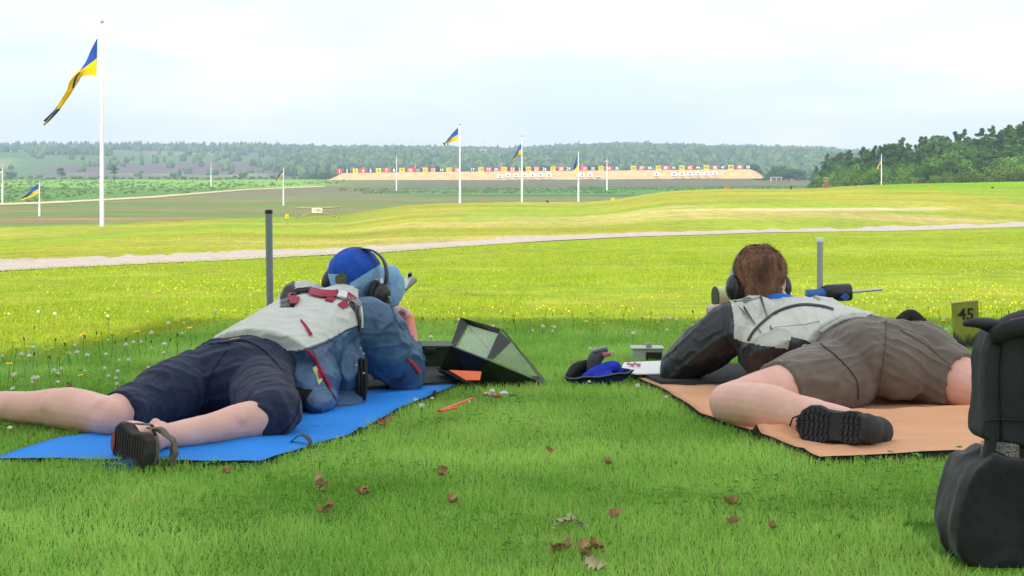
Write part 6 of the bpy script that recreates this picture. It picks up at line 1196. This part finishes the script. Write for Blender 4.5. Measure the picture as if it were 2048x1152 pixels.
def slab(m, pts, y0, y1, dx=0): m.prism([P3(dx + (p[0] - 1024) / FP * 3.0, y0, CH - (p[1] - 350) / FP * 3.0) for p in pts], (0, y1 - y0, 0))
m = MB(); slab(m, [(1992, 655), (1968, 668), (1954, 700), (1950, 780), (1946, 868), (1956, 880), (2000, 884), (2034, 892), (2120, 896), (2300, 896), (2330, 880), (2330, 640), (2120, 636), (2040, 640)], 2.985, 3.085, .014); me = remesh(m, .005, 9, disp=dB, name='backrest'); link_mesh('backrest', me, nyl2, bp_, True)
m = MB(); rbox(m, P3(1.09, 3.10, .112), (.26, .18, .215), .03); me = remesh(m, .005, 6, disp=dB, name='main_compartment'); link_mesh('main_compartment', me, nyl, bp_, True)
m = MB(); slab(m, [(1950, 900), (1932, 912), (1908, 930), (1890, 962), (1878, 1005), (1869, 1055), (1872, 1095), (1888, 1120), (1930, 1136), (1990, 1142), (2060, 1142), (2060, 925), (2034, 918), (2000, 916), (1966, 912)], 2.955, 3.10, .030)
me = remesh(m, .005, 14, disp=lambda c, n: .012 * folds(c, (.30, 0, 1), 12, 1.6, 11, warp=.03) + .005 * nz3(c, 9, 3), name='side_pocket'); link_mesh('side_pocket', me, nyl, bp_, True)
m = MB(); limb(m, [P3(.900, 3.00, .245), P3(.895, 2.995, .215), P3(.885, 2.99, .180), P3(.874, 2.985, .14)], [(.014, .012), (.014, .012), (.018, .014), (.02, .012)]); m.build('elastic_cuff', nyl, bp_, smooth=True)
msh = bpy.data.materials.new('mesh_fabric'); msh.use_nodes = True; t = msh.node_tree; t.nodes.clear(); o_ = N(t, 'ShaderNodeOutputMaterial'); tb = N(t, 'ShaderNodeBsdfTransparent'); df = N(t, 'ShaderNodeBsdfDiffuse'); df.inputs['Color'].default_value = (.45, .40, .36, 1); tcn = N(t, 'ShaderNodeTexCoord'); wv = N(t, 'ShaderNodeTexVoronoi', Scale=330.0, feature='DISTANCE_TO_EDGE'); t.links.new(tcn.outputs['Object'], wv.inputs['Vector']); lt = N(t, 'ShaderNodeMath', operation='LESS_THAN'); lt.inputs[1].default_value = .07; t.links.new(wv.outputs['Distance'], lt.inputs[0]); m1 = N(t, 'ShaderNodeMixShader'); t.links.new(lt.outputs[0], m1.inputs[0]); t.links.new(tb.outputs[0], m1.inputs[1]); t.links.new(df.outputs[0], m1.inputs[2]); t.links.new(m1.outputs[0], o_.inputs[0])
m = MB(); m.grid([[P3(.876 + .072 * f, 2.99 + .004 * math.sin(f * 6), .224 - .045 * g - .006 * f) for g in np.linspace(0, 1, 5)] for f in np.linspace(0, 1, 9)], thick=(0, .0008, 0)); m.build('mesh_panel', msh, bp_, fixn=False)
m = MB(); limb(m, [P3(.962, 3.02, .25), P3(.958, 3.01, .20), P3(.952, 2.995, .12), P3(.945, 2.99, .02)], [(.010, .014)] * 4); m.build('edge_binding', blackr, bp_, smooth=True)
m = MB(); limb(m, [W(1930, 647, 2.99), W(1955, 646, 2.99), W(1985, 652, 3.02), W(2010, 664, 3.04)], [(.010, .006), (.016, .009), (.020, .014), (.020, .020)], seg=14); me = remesh(m, .0035, 3, disp=lambda c, n: .0015 * nz3(c, 30), name='grab_handle'); link_mesh('grab_handle', me, nyl2, bp_, True)
m = MB(); limb(m, [W(1992, 672, 2.98), W(2020, 660, 2.97), W(2060, 652, 2.97), W(2120, 650, 2.98)], [(.012, .018)] * 4, ref=up_); m.build('shoulder_strap', blackr, bp_, smooth=True)
m = MB(); limb(m, [W(2000, 650, 3.03), W(2030, 640, 3.03), W(2070, 632, 3.04), W(2160, 628, 3.06)], [(.02, .010), (.03, .014), (.03, .016), (.03, .014)]); m.build('top_cover', nyl2, bp_, smooth=True)
m = MB(); m.prism([W(2018, 643, 2.985), W(2019, 639, 2.985), W(2075, 628, 2.985), W(2075, 635, 2.985), W(2038, 643, 2.985)], P3(0, -.003, 0)); bv_b = bvh_of(*[o.data for o in bp_.children if o.name.split('.')[0] in ('backrest',)])
lb_ = m.build('woven_label', mat('label_red', (.55, .02, .06), .6), bp_); m = MB(); m.prism([W(2024, 641.5, 2.98), W(2028, 640, 2.98), W(2075, 631, 2.98), W(2075, 633.5, 2.98), W(2040, 641.5, 2.98)], P3(0, -.002, 0)); m.build('label_stripe', white_pl, lb_)

# seams and zip on the backpack, in the bag's own position
for x_, z0_, z1_ in ((.962, .225, .435), (.912, .228, .425)):
    m = MB(); m.tube([P3(x_ + .002 * math.sin(i), 2.982, z0_ + (z1_ - z0_) * i / 9) for i in range(10)], [(.0022, .004)] * 10, seg=8, ref=P3(0, 1, 0)); m.build('seam_tape', blackr, bp_, smooth=True)
m = MB(); m.tube([P3(.880 + .03 * i, 2.980, .262 + .003 * math.sin(i * 1.3)) for i in range(7)], [(.003, .002)] * 7, seg=8); m.build('seam_tape', blackr, bp_, smooth=True)
m = MB(); m.tube([P3(.962 - .002 * i, 2.946, .20 - .026 * i) for i in range(8)], [(.005, .003)] * 8, seg=8, ref=P3(0, 1, 0)); m.build('zip', mat('zip_grey', (.07, .07, .075), .5), bp_, smooth=True)
